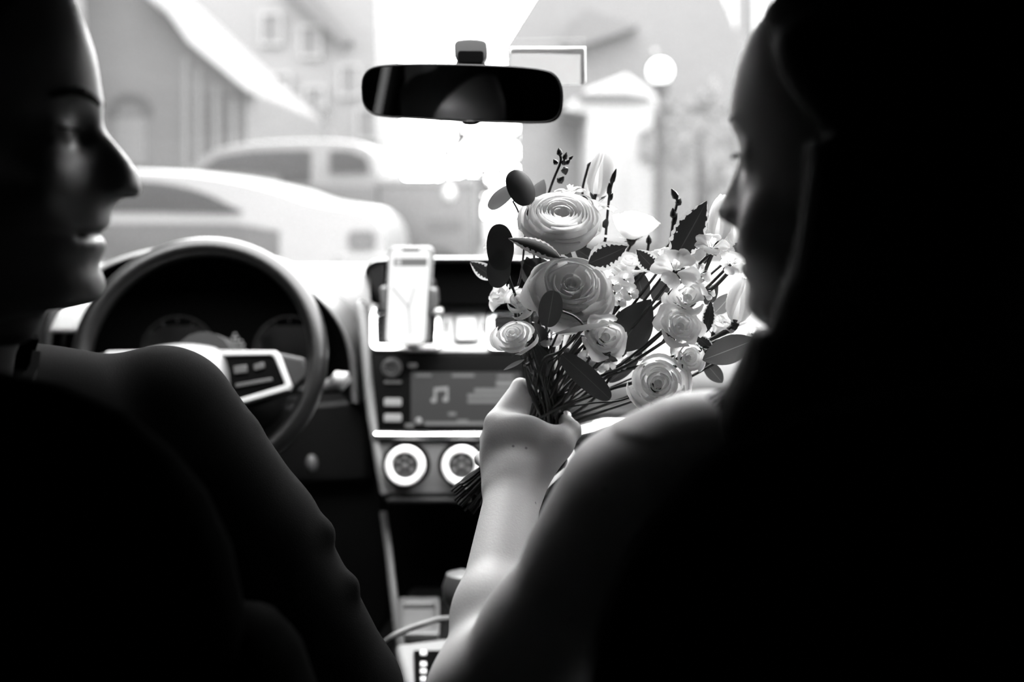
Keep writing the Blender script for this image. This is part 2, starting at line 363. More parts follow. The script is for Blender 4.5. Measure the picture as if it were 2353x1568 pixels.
# ================================================================ steering wheel
wc = W(459, 826, 1.45); tilt = math.radians(22)
wa = Vector((1, 0, 0)); wb = Vector((0, math.sin(tilt), math.cos(tilt))); wn = Vector((0, -math.cos(tilt), math.sin(tilt)))
sw = thing('steering_wheel', 'black leather steering wheel with silver trimmed button spoke in front of the driver', 'steering wheel', wc)
M_leather = mat('wheel_leather', .002, .30, .38, noise=.1, bump=.12, bscale=700)
R = .1745
rows = []
for i in range(72):
    a = 2*math.pi*i/72; d = wa*math.cos(a) + wb*math.sin(a)
    rows.append([wc + d*(R + .0150*math.cos(b)) + wn*(.0165*math.sin(b)) for b in [2*math.pi*k/14 for k in range(14)]])
rows.append(rows[0]); MB().grid(rows, True).build('rim', M_leather, sw)
def wp(px, py, up=0.):
    """photo pixel -> point on the wheel's plane, raised by up towards the driver"""
    o = wc + wn*up; d = W(px, py, 1.0) - CAM; t = (o - CAM).dot(wn) / d.dot(wn); return CAM + d*t
def wpoly(name, pts, up, th, m, par=sw, bevel=.003): return MB().prism([wp(x, y, up) for x, y in pts], -wn*th).build(name, m, par, bevel=bevel)
hub = [tuple(p) for p in catmull([(318, 812), (340, 800), (400, 790), (460, 792), (508, 806), (528, 850), (530, 905), (505, 960), (460, 985), (410, 988), (360, 970), (325, 930), (310, 870)], 3)]
hc = np.mean(np.array(hub), 0)
rings = []
for k, up in ((.97, -.03), (1.0, .0), (1.0, .012), (.93, .030), (.78, .040), (.5, .045), (.2, .046)):
    rings.append([wp(hc[0] + (x-hc[0])*k, hc[1] + (y-hc[1])*k, up) for x, y in hub])
MB().loft(rings).build('hub_pad', mat('hub_vinyl', .05, .40, .6, noise=.08, bump=.15, bscale=800), sw)
for sg in (1, -1):
    def X(q): return q if sg > 0 else [(2*440 - x, y) for x, y in q][::-1]
    wpoly('spoke', X([(500, 806), (632, 806), (672, 884), (664, 900), (720, 860), (738, 880), (700, 930), (560, 950), (510, 930)]) if False else X([(500, 806), (634, 808), (700, 822), (716, 862), (668, 900), (548, 946), (505, 930)]), .002, .02, M_black, bevel=.006)
    o = X([(500, 804), (634, 806), (640, 812), (668, 884), (664, 896), (545, 930), (520, 932), (505, 870)])
    i = X([(506, 818), (622, 816), (630, 822), (655, 882), (650, 886), (545, 918), (524, 920), (510, 870)])
    MB().ring([wp(x, y, .022) for x, y in o], [wp(x, y, .022) for x, y in i], -wn*.018).build('spoke_trim', M_silver, sw, bevel=.002)
    wpoly('switch_plate', i, .017, .012, M_glossblack)
    for q in ([(536, 842), (566, 838), (568, 856), (538, 860)], [(582, 838), (606, 832), (608, 846), (584, 852)], [(540, 882), (624, 868), (626, 876), (542, 891)]):
        wpoly('switch_button', X(q), .021, .004, mat('wheel_button', .035, .35, .3), bevel=.001)
wpoly('lower_spoke', [(420, 960), (500, 960), (490, 1060), (482, 1095), (438, 1095), (430, 1060)], .004, .02, M_silver, bevel=.006)
MB().tube([wc - wn*.01, wc - wn*.09, wc - wn*.30], [.045, .055, .06], 20).build('steering_column', M_black, sw)
stalk = MB().tube([W(640, 890, 1.56), W(742, 890, 1.55), W(770, 880, 1.545)], [.008, .009, .011], 10)
stalk.tube([W(762, 886, 1.545), W(778, 876, 1.54), W(792, 878, 1.54), W(800, 884, 1.54)], [.010, .0165, .0165, .008], 14)
tag(stalk.build('wiper_stalk', mat('stalk_plastic', .09, .35, .6)), 'black wiper stalk with rounded tip right of the steering wheel', 'stalk')
# ================================================================ mirror
mc = W(1062, 214, 1.12); mir = thing('rear_view_mirror', 'black rear view mirror hanging on the windshield', 'mirror', mc)
nrm = Vector((-.25, -.965, -.062)).normalized(); mx = Vector((0, 0, 1)).cross(nrm).normalized(); mx = -mx if mx.x < 0 else mx; mz = nrm.cross(mx); mz = mz if mz.z > 0 else -mz
roll = math.radians(1.2); mx, mz = mx*math.cos(roll) - mz*math.sin(roll), mz*math.cos(roll) + mx*math.sin(roll)
mo = [(830, 200), (834, 175), (850, 157), (880, 149), (950, 146), (1060, 147), (1180, 152), (1250, 160), (1278, 173), (1292, 200), (1294, 235), (1288, 264), (1270, 280), (1235, 284), (1160, 283), (1060, 280), (960, 274), (880, 269), (850, 259), (834, 238)]
mo = [tuple(p) for p in catmull(mo + [mo[0]], 4)[:-1]]
def mp(px, py, k=1., up=0.):
    px = 1062 + (px-1062)*k; py = 214 + (py-214)*k
    d = W(px, py, 1.0) - CAM; o = mc + nrm*up; t = (o-CAM).dot(nrm)/d.dot(nrm); return CAM + d*t
def inset(q, dpx): return [(1062 + (x-1062)*(1 - dpx/232), 214 + (y-214)*(1 - dpx/66)) for x, y in q]
rings = [[mp(x, y, .80, -.030) for x, y in mo], [mp(x, y, .93, -.020) for x, y in mo], [mp(x, y, 1., -.006) for x, y in mo], [mp(x, y, 1., .003) for x, y in mo], [mp(x, y) + nrm*.004 for x, y in inset(mo, 3)], [mp(x, y) + nrm*.003 for x, y in inset(mo, 5)]]
MB().loft(rings).build('housing', M_black, mir)
M_mirror = mat('mirror_silvering', .75, .015, .5, metal=1.)
MB().prism([mp(x, y) + nrm*.0036 for x, y in inset(mo, 6)], -nrm*.001).build('mirror_glass', M_mirror, mir, smooth=False)
MB().ball(mp(1082, 281), (.010, .006, .003)).build('dimmer_tab', M_black, mir)
M_mount = mat('mount_plastic', .05, .4, .5)
mt = [tuple(p) for p in catmull([(1044, 120), (1044, 100), (1052, 92), (1080, 89), (1110, 92), (1119, 101), (1119, 128), (1113, 140), (1113, 152), (1050, 152), (1050, 138), (1044, 130)], 2)]
MB().prism(P(mt, 1.135), (0, .028, .0)).build('mount', M_mount, mir, bevel=.005)
MB().tube([mc - nrm*.024, W(1082, 146, 1.152)], [.012, .012], 12).build('ball_arm', M_black, mir)
panel('mount_recess', rrect(1052, 117, 1111, 143, 6), 1.132, .006, M_deep, mir, bevel=0)
# sticker on the windshield, frit dots beside the mirror
def onglass(px, py):
    d = W(px, py, 1.0) - CAM; best = None
    for y in np.linspace(1.0, 2.1, 221):
        p = CAM + d*y; t = (2.13 - y)/1.10; z = 1.045 + (ztop(p.x) - 1.045)*t
        if best is None or abs(p.z - z) < best[0]: best = (abs(p.z - z), p)
    return best[1] - Vector((0, .004, 0))
M_stick = mat('sticker_paper', .42, .6, .3, transl=.6); M_stickw = mat('sticker_border', .85, .6, .3, transl=.6)
st = MB().prism([onglass(x, y) for x, y in rrect(1174, 112, 1344, 196, 8)], (0, .0006, 0)).build('windshield_sticker', M_stick, smooth=False)
tag(st, 'pale rectangular sticker on the windshield right of the mirror', 'sticker')
MB().prism([onglass(x, y) - Vector((0, .0008, 0)) for x, y in [(1172, 108), (1346, 108), (1346, 190), (1334, 196), (1334, 124), (1172, 124)]], (0, .0005, 0)).build('sticker_border', M_stickw, st, smooth=False)
# ================================================================ phone and holder
YP = 1.60
ph = thing('smartphone', 'smartphone with a lit white map screen clipped to the dashboard vent', 'phone', W(938, 794, YP))
def phx(u, v): # u 0..1 across, v 0..1 down, the phone leans a little
    xa = 893 - 11*v + u*(102 - 3*v); return (xa, 568 + 226*v)
def phpoly(u0, v0, u1, v1, ru): return [phx(u, v) for u, v in [(u0 + (u1-u0)*a, v0 + (v1-v0)*b) for a, b in [((x)/100, (y)/200) for x, y in rrect(0, 0, 100, 200, ru)]]]
panel('case', phpoly(-.01, -.008, 1.03, 1.0, 14), YP, .010, mat('phone_case', .10, .4, .5), ph, bevel=.003)
M_pscr = mat('phone_screen', .03, .3, .1, emit=1.05)
panel('screen', phpoly(.045, .02, .945, .985, 13), YP - .0012, .001, M_pscr, ph, bevel=0)
panel('notch', phpoly(.31, .018, .70, .043, 1), YP - .002, .0008, M_deep, ph, bevel=0)
panel('map_banner', phpoly(.13, .115, .89, .195, 6), YP - .002, .0008, mat('map_banner', .01, .3, .1, emit=.2), ph, bevel=0)
panel('banner_icon', phpoly(.18, .125, .30, .185, 6), YP - .0026, .0006, mat('banner_icon', .02, .3, .1, emit=.6), ph, bevel=0)
M_road = mat('map_road', .02, .3, .1, emit=.6)
for q in ([(0.10, .42), (.50, .62), (.54, .60), (.14, .40)], [(.48, .64), (.62, .40), (.66, .41), (.54, .65)], [(.50, .62), (.58, .90), (.62, .89), (.55, .61)]):
    panel('map_road', [phx(*a) for a in q], YP - .002, .0006, M_road, ph, bevel=0)
hd = thing('phone_holder', 'black vent clip phone holder gripping the smartphone', 'phone holder', W(945, 780, 1.63))
panel('back_plate', rrect(886, 640, 1000, 775, 12), 1.616, .02, M_black, hd, bevel=.004)
panel('jaw', [(984, 660), (1003, 664), (1006, 700), (996, 720), (984, 720)], 1.592, .04, mat('holder_grey', .05, .35, .5), hd, bevel=.004)
panel('jaw', [(872, 660), (888, 658), (886, 716), (876, 716)], 1.592, .04, mat('holder_grey', .05), hd, bevel=.004)
MB().tube([W(940, 735, 1.63), W(940, 745, 1.72)], [.014, .012], 12).build('vent_clip', M_black, hd)
MB().lathe(W(992, 716, 1.60), (1, 0, 0), [(.006, 0), (.006, .016), (.004, .018)], 14).build('knob', M_silver, hd)
# ================================================================ console
con = thing('centre_console', 'dark centre console with switch panel between the front seats', 'console', (XC, 1.2, .28))
def Pf(pts, z):
    out = []
    for x, y in pts:
        d = W(x, y, 1.0) - CAM; t = (z - CAM.z)/d.z; out.append(CAM + d*t)
    return out
MB().box((XC - .115, .72, .28), (XC + .115, 1.715, .50)).build('body', M_trimdark, con, bevel=.02)
tr = [W(881, 1180, 1.66), W(892, 1260, 1.60), W(903, 1360, 1.54), W(914, 1450, 1.46), W(940, 1568, 1.30)]
MB().tube(tr, .007, 8).build('side_rail', mat('rail_grey', .03, .45, .4), con)
MB().prism(Pf([(918, 1382), (1002, 1382), (1004, 1448), (924, 1456)], .52), (0, 0, -.01)).build('tray', M_satin, con, bevel=.002)
MB().ring(Pf(rrect(916, 1372, 1010, 1456, 6), .53), Pf(rrect(926, 1386, 1000, 1446, 6), .53), (0, 0, -.015)).build('tray_rim', M_satin, con, bevel=.003)
MB().prism(Pf([(908, 1480), (1060, 1462), (1060, 1640), (960, 1640), (930, 1560)], .535), (0, 0, -.03)).build('switch_surround', mat('console_light', .16, .45, .4), con, bevel=.008)
sp = MB().prism(Pf([(950, 1494), (1040, 1494), (1040, 1640), (955, 1640)], .540), (0, 0, -.006)).build('switch_panel', M_glossblack, con, bevel=.002)
for y in (1500, 1526, 1542, 1560):
    MB().prism(Pf(rrect(966, y - 5, 980, y + 5, 2), .5415), (0, 0, -.002)).build('switch_mark', mat('switch_mark', .4, .5, .3, emit=.1), sp, smooth=False)
lev = thing('gear_lever', 'black gear lever with rounded knob behind the woman\'s forearm', 'gear lever', W(1055, 1400, 1.32))
MB().lathe(W(1058, 1352, 1.30) + Vector((0, 0, -.03)), (.05, .1, 1), [(.012, -.06), (.014, 0), (.024, .012), (.027, .03), (.022, .048), (.006, .054)], 20).build('knob', mat('lever_leather', .06, .3, .6), lev)
MB().tube([W(1062, 1400, 1.30), W(1070, 1560, 1.33) ], [.013, .028], 14).build('boot', M_black, lev)
cb = [W(x, y, Y) for x, y, Y in ((880, 1480, 1.20), (905, 1462, 1.20), (940, 1446, 1.21), (975, 1434, 1.22), (1010, 1424, 1.24), (1060, 1424, 1.26), (1100, 1440, 1.25))]
tag(MB().tube(catmull(cb, 5), .0042, 8).build('charging_cable', mat('cable_grey', .07, .5, .4)), 'grey charging cable looping across the centre console', 'cable')
# ================================================================ seats
M_seat = mat('seat_cloth', .0025, .95, .0, noise=.2, nscale=60, bump=.3, bscale=300)
M_seat2 = mat('seat_side_cloth', .004, .9, .0, noise=.15, nscale=60)
SEATP = [(.50, .27), (.60, .30), (.80, .30), (.92, .296), (.95, .292), (.985, .288), (1.02, .277), (1.045, .262), (1.068, .240), (1.084, .206), (1.094, .16), (1.099, .09)]
def seat(cx, label, top, yb, kw):
    s = thing('car_seat', label, 'seat', (cx, yb + .3, .28), 'front seats')
    rings = []
    for z, hw in SEATP:
        hw *= kw; y = yb + .10 - .12*(z - .5); d = .055 if z < 1.0 else .055*max(.25, (1.10 - z)/.10)
        rings.append([(cx + hw*math.copysign(abs(math.cos(a))**.6, math.cos(a)), y + d*math.copysign(abs(math.sin(a))**.7, math.sin(a)), z + top - 1.099) for a in [2*math.pi*k/32 for k in range(32)]])
    MB().loft(rings).build('backrest', M_seat, s)
    for sg in (-1, 1):
        MB().tube([(cx + sg*(.285*kw + .01*min(1, t*4)*0), yb + .115 - .12*(z - .5), z + top - 1.099) for t, z in zip(np.linspace(0, 1, 9), (.50, .56, .65, .75, .84, .89, .92, .938, .948))], [.03, .044, .048, .048, .047, .043, .036, .024, .006], 14).build('bolster', M_seat2, s)
    hr = [[(cx + hw*math.copysign(abs(math.cos(a))**.6, math.cos(a)), yb + .0 + .04*math.copysign(abs(math.sin(a))**.8, math.sin(a)), top + z) for a in [2*math.pi*k/22 for k in range(22)]] for z, hw in ((.05, .07), (.06, .11), (.12, .125), (.2, .12), (.24, .10), (.25, .06))]
    MB().loft(hr).build('headrest', M_seat, s)
    for sg in (-1, 1): MB().tube([(cx + sg*.06, yb + .02, top - .06), (cx + sg*.06, yb + .01, top + .10)], .006, 8).build('headrest_post', M_chrome, s)
    MB().box((cx - .24, yb + .16, .40), (cx + .24, yb + .68, .53)).build('cushion', M_seat, s, bevel=.04)
    MB().box((cx - .21, yb + .10, .28), (cx + .21, yb + .58, .40)).build('base', M_black, s, bevel=.02)
    return s
seat(-.445, 'dark driver seat behind the steering wheel on the man\'s side', 1.099, .49, 1.0)
seat(.300, 'dark passenger seat behind the bare shouldered woman', 1.115, .34, .93)
# ================================================================ the street
M_road = mat('asphalt', 0.0196, .9, .2, noise=.2, nscale=3)
S(MB().box((-60, 2.5, -.05), (60, 90, 0)), 'road', M_road, smooth=False)
M_siding = mat('house_siding', 0.0374, .8, .2, noise=.06); M_light = mat('pale_siding', 0.0629, .8, .2, noise=.08, nscale=4)
M_white = mat('white_paint', 0.1505, .6, .3); M_roof = mat('roof_shingle', 0.0578, .9, .2, noise=.12, nscale=6); M_dwin = mat('dark_window', 0.0119, .12, .6)
M_midw = mat('grey_siding', 0.0723, .8, .2, noise=.08, nscale=5)
def wallq(pts, Y, th=.3): return MB().prism(P(pts, Y), (0, th, 0))
def planks(par, x0, x1, y0, y1, step, Y, m):
    for k in range(int((x1-x0)/step)):
        panel('batten', [(x0 + k*step, y0), (x0 + k*step + 5, y0), (x0 + k*step + 5, y1), (x0 + k*step, y1)], Y, .05, m, par, bevel=0)
# left house: gable wall with white rake board and arched window
Y1 = 15.0
ha = thing('street_house', 'grey gabled house at the left with white roof edge and arched window', 'house', (W(100, 600, Y1).x, Y1, 0))
def gz(p): return [(x, y) for x, y in p]
base = [W(-700, 560, Y1), W(566, 560, Y1)]
mb = MB(); q = [Vector((base[0].x, Y1, 0)), Vector((base[1].x, Y1, 0)), W(566, 204, Y1), W(120, -210, Y1), W(-326, 204, Y1), Vector((base[0].x, Y1, 2.8))]
mb.prism(q, (0, 6, 0)).build('wall', M_siding, ha, smooth=False)
mb = MB(); mb.prism([W(322, -60, Y1-.4), W(352, -60, Y1-.4), W(442, 52, Y1-.4), W(580, 186, Y1-.4), W(572, 214, Y1-.4), W(430, 96, Y1-.4)], (0, .9, 0)).build('rake_board', M_white, ha, bevel=.02)
am = [W(298 + 52*math.cos(a), 262 - 50*math.sin(a), Y1-.06) for a in np.linspace(0, math.pi, 16)]; ai = [W(298 + 36*math.cos(a), 264 - 34*math.sin(a), Y1-.06) for a in np.linspace(0, math.pi, 16)]
MB().ring(am + [W(246, 340, Y1-.06), W(350, 340, Y1-.06)][:0], ai, (0, .1, 0)).build('window_arch', mat('dark_arch', 0.0076, .7, .3), ha)
panel('window', [(264, 262), (332, 262), (332, 380), (264, 380)], Y1 - .03, .06, mat('window_pale', 0.0587, .4, .15), ha, bevel=0)
for x in (420, 450, 492, 530): panel('porch_post', [(x, 130 + (x-420)*.9), (x+10, 130 + (x-420)*.9), (x+10, 420), (x, 420)], Y1 - .1, .08, M_midw, ha, bevel=0)
for x in (440, 470, 505, 540): panel('shutter', [(x, 210), (x+14, 210), (x+14, 400), (x, 400)], Y1 - .06, .08, mat('shutter_grey', 0.0263, .8, .2), ha, bevel=0)
# pale house behind
Y2 = 25.5
hb = thing('street_house', 'tall pale house behind the parked cars beside the bright gap of sky', 'house', (W(720, 600, Y2).x, Y2, 0))
def hull(px0, px1, pyt, Y, d): return MB().box((W(px0, 500, Y).x, Y, 0), (W(px1, 500, Y).x, Y + d, W(px0, pyt, Y).z))
hull(430, 874, -260, Y2, 6).build('wall', M_light, hb, smooth=False)
for x, y in ((600, 30), (690, 60), (780, 150), (620, 170), (700, 200), (600, 300), (820, 250)):
    f = frame('window_frame', rrect(x-4, y-4, x+48, y+74, 1, 1), rrect(x+3, y+3, x+41, y+67, 1, 1), Y2 - .12, .1, mat('window_trim', .10, .6, .2), hb, bevel=0)
    panel('pane', rrect(x+3, y+3, x+41, y+67, 1, 1), Y2 - .06, .02, mat('window_grey', 0.0485, .3, .1), f, bevel=0)
panel('eave', [(640, -40), (700, -40), (806, 92), (790, 104)], Y2 - .5, .6, mat('eave_grey', 0.0340, .8, .2), hb, bevel=0)
panel('porch_lamp', rrect(536, 236, 600, 276, 12), Y2 - 3.5, .5, M_white, hb, bevel=.05)
panel('porch', rrect(540, 272, 596, 430, 4), Y2 - 3.3, .4, M_midw, hb, bevel=0)
# right: gabled house and white fronted house
Y3 = 19.0
hc3 = thing('street_house', 'house with a broad grey roof and white gabled porch right of the mirror', 'house', (W(1350, 600, Y3).x, Y3, 0))
MB().prism([W(1156, 104, Y3), W(1240, -30, Y3), W(1330, -160, Y3), W(1600, -160, Y3), W(1760, 240, Y3), W(1156, 240, Y3)], (0, 5, 0)).build('roof', M_roof, hc3, smooth=False)
MB().box((W(1190, 300, Y3).x, Y3 + .3, 0), (W(1760, 300, Y3).x, Y3 + 4.5, W(1190, 240, Y3).z)).build('wall', M_midw, hc3, smooth=False)
panel('dormer', [(1290, 105), (1345, 20), (1470, 60), (1330, 108)], Y3 - .4, .5, mat('dormer_grey', 0.0433, .8, .2), hc3, bevel=0)
pw = [(1350, 560), (1350, 262), (1290, 252), (1350, 205), (1440, 170), (1530, 236), (1500, 262), (1500, 560)]
MB().prism(P(pw, Y3 - 1.6), (0, 1.8, 0)).build('porch_front', M_white, hc3, bevel=.03)
MB().prism(P([(1330, 214), (1440, 214), (1500, 224), (1440, 228), (1330, 226)], Y3 - 1.75), (0, .2, 0)).build('porch_beam', mat('beam_grey', 0.0314, .8, .2), hc3, smooth=False)
panel('porch_window', rrect(1470, 300, 1530, 360, 2, 2), Y3 - 1.7, .1, M_midw, hc3, bevel=0)
panel('door_surround', rrect(1380, 330, 1440, 560, 3, 2), Y3 - 1.7, .1, mat('pale_door', 0.1215, .6, .3), hc3, bevel=0)
Y4 = 26.0
hd4 = thing('street_house', 'tall house at the upper right with bright white framed windows', 'house', (W(1700, 600, Y4).x, Y4, 0))
hull(1540, 2300, -420, Y4, 6).build('wall', mat('tall_house_siding', 0.0663, .8, .2, noise=.05), hd4, smooth=False)
M_litwin = mat('white_window', 0.1938, .4, .5)
for x in (1600, 1732, 1860):
    f = frame('window_frame', rrect(x, -120, x + 92, 78, 3, 2), rrect(x + 14, -106, x + 78, 64, 3, 2), Y4 - .2, .2, M_white, hd4, bevel=0)
    panel('pane', rrect(x + 14, -106, x + 78, 64, 3, 2), Y4 - .1, .05, M_litwin, f, bevel=0)
    panel('mullion', [(x+43, -106), (x+49, -106), (x+49, 40), (x+43, 40)], Y4 - .16, .05, mat('mullion_grey', 0.0536, .7, .2), f, bevel=0)
# unseen house rows added to shut out skylight from the sides
for nm, x0, x1, y0, y1, h in (('left', -13, -5.6, -3, 13.5, 11.5), ('right', 7.5, 13, -3, 15.5, 5.0)):
    rh = thing('street_house', 'tall terraced house row hemming the street on the car\'s %s side' % nm, 'house', ((x0+x1)/2, (y0+y1)/2, 0))
    MB().box((x0, y0, 0), (x1, y1, h)).build('wall', mat('row_brick', 0.0595, .85, .1, noise=.1, nscale=3), rh, smooth=False)
    MB().prism([Vector((x0-.3, y0, h)), Vector((x1+.3, y0, h)), Vector(((x0+x1)/2, y0, h+2.2))], (0, y1-y0, 0)).build('roof', M_roof, rh, smooth=False)
    fx = x1 if nm == 'left' else x0; sg = 1 if nm == 'left' else -1
    for iy in range(6):
        for iz in range(4):
            yy = y0 + 1.2 + iy*2.6; zz = 1.2 + iz*2.6
            if yy + 1.1 > y1 or zz + 1.7 > h: continue
            f = MB().box((min(fx, fx + sg*.06), yy, zz), (max(fx, fx + sg*.06), yy + 1.0, zz + 1.5)).build('window_frame', M_white, rh, smooth=False)
            MB().box((min(fx + sg*.05, fx + sg*.08), yy + .1, zz + .1), (max(fx + sg*.05, fx + sg*.08), yy + .9, zz + 1.4)).build('pane', M_dwin, f, smooth=False)
# street lamp
Yl = 13.0
lp = thing('street_lamp', 'dark street lamp post with white globe right of the mirror', 'street lamp', (W(1522, 500, Yl).x, Yl, 0))
gl = W(1517, 164, Yl)
MB().ball(gl, .150, 20, 14).build('globe', mat('lamp_globe', .9, .3, .5, transl=.5, emit=1.1), lp)
MB().lathe((gl.x + .02, Yl, 0), (0, 0, 1), [(.12, 0), (.10, .5), (.05, .7), (.045, gl.z - .8), (.07, gl.z - .75), (.05, gl.z - .5), (.05, gl.z - .3), (.11, gl.z - .25), (.11, gl.z - .14)], 16).build('post', mat('post_iron', 0.0110, .6, .3), lp)
MB().ball((W(1505, 118, Yl).x, Yl, W(1505, 118, Yl).z), .03).build('finial', M_white, lp)
Yl2 = 24.5  # lamp and post invented to give a small bright point of light
lp2 = thing('street_lamp', 'small distant street lamp glowing at the woman\'s cheek height', 'street lamp', (W(1600, 500, Yl2).x, Yl2, 0)); gl2 = W(1600, 406, Yl2)
MB().ball(gl2, .13, 16, 10).build('globe', mat('far_globe', .9, .3, .3, emit=7.0), lp2)
MB().lathe((gl2.x, Yl2, 0), (0, 0, 1), [(.10, 0), (.05, .5), (.04, gl2.z - .2), (.09, gl2.z - .13)], 12).build('post', mat('post_iron', 0.0255), lp2)
# trees: each its own trunk and leafy crown
def tree(px, py, Y, r, label, v, n=170):
    c = W(px, py, Y); t = thing('tree', label, 'tree', (c.x, Y, 0), 'street trees')
    MB().tube([(c.x, Y, 0), (c.x + .05, Y, c.z*.5), (c.x, Y, c.z)], [.14, .10, .05], 9).build('trunk', mat('bark', 0.0170, .9, .2), t)
    mb = MB()
    for k in range(n):
        d = Vector(rng.normal(size=3)).normalized()*r*rng.uniform(.35, 1.0)**.6; d.z *= 1.1; p = c + d
        a = Vector(rng.normal(size=3)).normalized(); b = a.orthogonal().normalized(); s = rng.uniform(.10, .24)*r
        mb.add([p - a*s, p + b*s*.55, p + a*s, p - b*s*.55 + Vector((0, 0, .02))], [(0, 1, 2, 3)])
    tag(mb.build('foliage', mat('foliage_%d' % int(v*1000), v, .7, .3, noise=.3, nscale=3, transl=.35), t, recalc=False, smooth=False), kind='stuff')
tree(1610, 330, 16.0, .9, 'leafy tree behind the street lamp left of the woman\'s face', 0.050)
tree(1905, 300, 21.0, 1.2, 'tall tree close to the woman\'s forehead at the right', 0.067)
tree(1100, 345, 27.0, 1.3, 'small round tree below the mirror in the bright gap', 0.063)
tree(690, 285, 22.2, .7, 'low bush like tree above the roof of the pickup truck', 0.055)
tree(1250, 350, 26.0, .6, 'pale young tree behind the bouquet', 0.092)
# ================================================================ vehicles
def vehicle_wheel(par, x, Y, r):
    w = MB().lathe((x, Y, r), (0, 1, 0), [(r*.98, 0), (r, .03), (r, .19), (r*.98, .22)], 28).build('wheel', mat('tyre', 0.0076, .8, .2), par)
    MB().lathe((x, Y - .01, r), (0, 1, 0), [(.02, 0), (r*.6, .005), (r*.62, .03)], 20).build('hubcap', M_silver, w)
Yc = 8.0
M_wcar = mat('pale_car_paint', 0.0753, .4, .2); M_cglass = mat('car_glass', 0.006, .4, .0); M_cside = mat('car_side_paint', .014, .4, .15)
ca = thing('car', 'silver sedan crossing the street right in front of the windshield', 'car', (W(260, 500, Yc).x, Yc, 0))
up = [(-420, 640), (-420, 500), (-300, 455), (-160, 420), (0, 396), (160, 386), (330, 388), (450, 396), (560, 415), (640, 436), (700, 457), (770, 470), (830, 480), (866, 505), (884, 545), (888, 600), (880, 650)]
up = [tuple(p) for p in catmull(up, 3)]
lowz = .32
def carbody(par, name, out, Y, wid, m, tuck):
    rows = []
    for k, (dy, ty) in enumerate(((0, 0.), (.10, tuck*.35), (.30, tuck*.06), (wid*.5, 0), (wid-.30, tuck*.06), (wid-.10, tuck*.35), (wid, 0))):
        rows.append([])
    base = P(out, Y); n = len(base)
    zt = max(p.z for p in base)
    rows = []
    for dy, f in ((0.0, 1.0), (.03, .55), (.12, .2), (.35, 0.), (wid-.35, 0.), (wid-.12, .2), (wid-.03, .55), (wid, 1.0)):
        r = []
        for p in base:
            h = max(0, (p.z - .85)/(zt - .85)); r.append(Vector((p.x, p.y + dy + (tuck*h if dy < wid/2 else -tuck*h), p.z - f*tuck*.22*(1 if p.z > .9 else .2))))
        rows.append([Vector((r[0].x, r[0].y, lowz))] + r + [Vector((r[-1].x, r[-1].y, lowz))])
    return MB().loft(rows).build(name, m, par, smooth=True, angle=60)
carbody(ca, 'body', up, Yc, 1.7, M_wcar, .12)
gw = [tuple(p) for p in catmull([(-150, 482), (-120, 450), (0, 425), (160, 415), (310, 416), (400, 427), (470, 448), (520, 472), (548, 490), (420, 489), (310, 486), (0, 486)], 3)]
MB().prism([p + Vector((0, .0 + .12*max(0, (p.z-.85)/.6), 0)) for p in P(gw, Yc - .03)], (0, .09, 0)).build('side_window', M_cglass, ca, smooth=False)
panel('door_pillar', [(150, 414), (166, 414), (170, 488), (150, 488)], Yc - .02, .08, M_wcar, ca, bevel=0)
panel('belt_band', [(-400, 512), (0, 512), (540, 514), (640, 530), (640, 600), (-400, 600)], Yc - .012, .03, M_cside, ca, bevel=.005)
panel('rear_lamp', rrect(800, 530, 862, 575, 14), Yc - .02, .06, mat('lamp_grey', 0.0204, .4, .15), ca, bevel=.01)
panel('rear_bumper', rrect(770, 585, 892, 640, 14), Yc - .05, .3, M_wcar, ca, bevel=.02)
for px in (-220, 660): vehicle_wheel(ca, W(px, 600, Yc).x, Yc - .02, .32)
Yt = 10.6
tk = thing('pickup_truck', 'pale roofed pickup truck standing behind the silver sedan', 'truck', (W(760, 500, Yt).x, Yt, 0))
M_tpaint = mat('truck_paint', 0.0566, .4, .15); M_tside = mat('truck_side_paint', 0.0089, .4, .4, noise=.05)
cabo = [tuple(p) for p in catmull([(300, 660), (310, 470), (380, 430), (430, 384), (480, 345), (560, 326), (700, 318), (800, 322), (846, 338), (862, 380), (866, 412), (868, 660)], 3)]
carbody(tk, 'cab', cabo, Yt, 1.8, M_tpaint, .10)
for q in ([(452, 388), (500, 358), (580, 347), (700, 344), (708, 346), (708, 420), (640, 420), (640, 398)], [(754, 345), (800, 346), (836, 362), (846, 394), (754, 394)]):
    MB().prism([p + Vector((0, .1*max(0, (p.z-.85)/.9), 0)) for p in P(q, Yt - .06)], (0, .06, 0)).build('side_window', mat('truck_glass', 0.010, .4, .0), tk, smooth=False)
rows = [[W(866, 416, Yt), W(1086, 418, Yt), W(1090, 430, Yt), W(1090, 660, Yt), W(866, 660, Yt)]]
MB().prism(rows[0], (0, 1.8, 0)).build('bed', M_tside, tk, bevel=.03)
MB().prism(P(rrect(864, 410, 1092, 428, 4), Yt - .04), (0, 1.88, 0)).build('bed_rail', M_tpaint, tk, bevel=.02)
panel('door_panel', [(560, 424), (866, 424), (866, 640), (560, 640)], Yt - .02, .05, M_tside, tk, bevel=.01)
MB().ball(W(1032, 446, Yt - .05), (.075, .04, .09)).build('glint_ball', mat('glint_pale', 0.1819, .1, .6), tk)  # pale ball stands in for a bright glint on the truck
panel('tail_lamp_housing', rrect(985, 500, 1060, 530, 6), Yt - .03, .05, mat('lamp_grey', 0.0204), tk, bevel=.01)
for px in (480, 1000): vehicle_wheel(tk, W(px, 600, Yt).x, Yt - .03, .36)
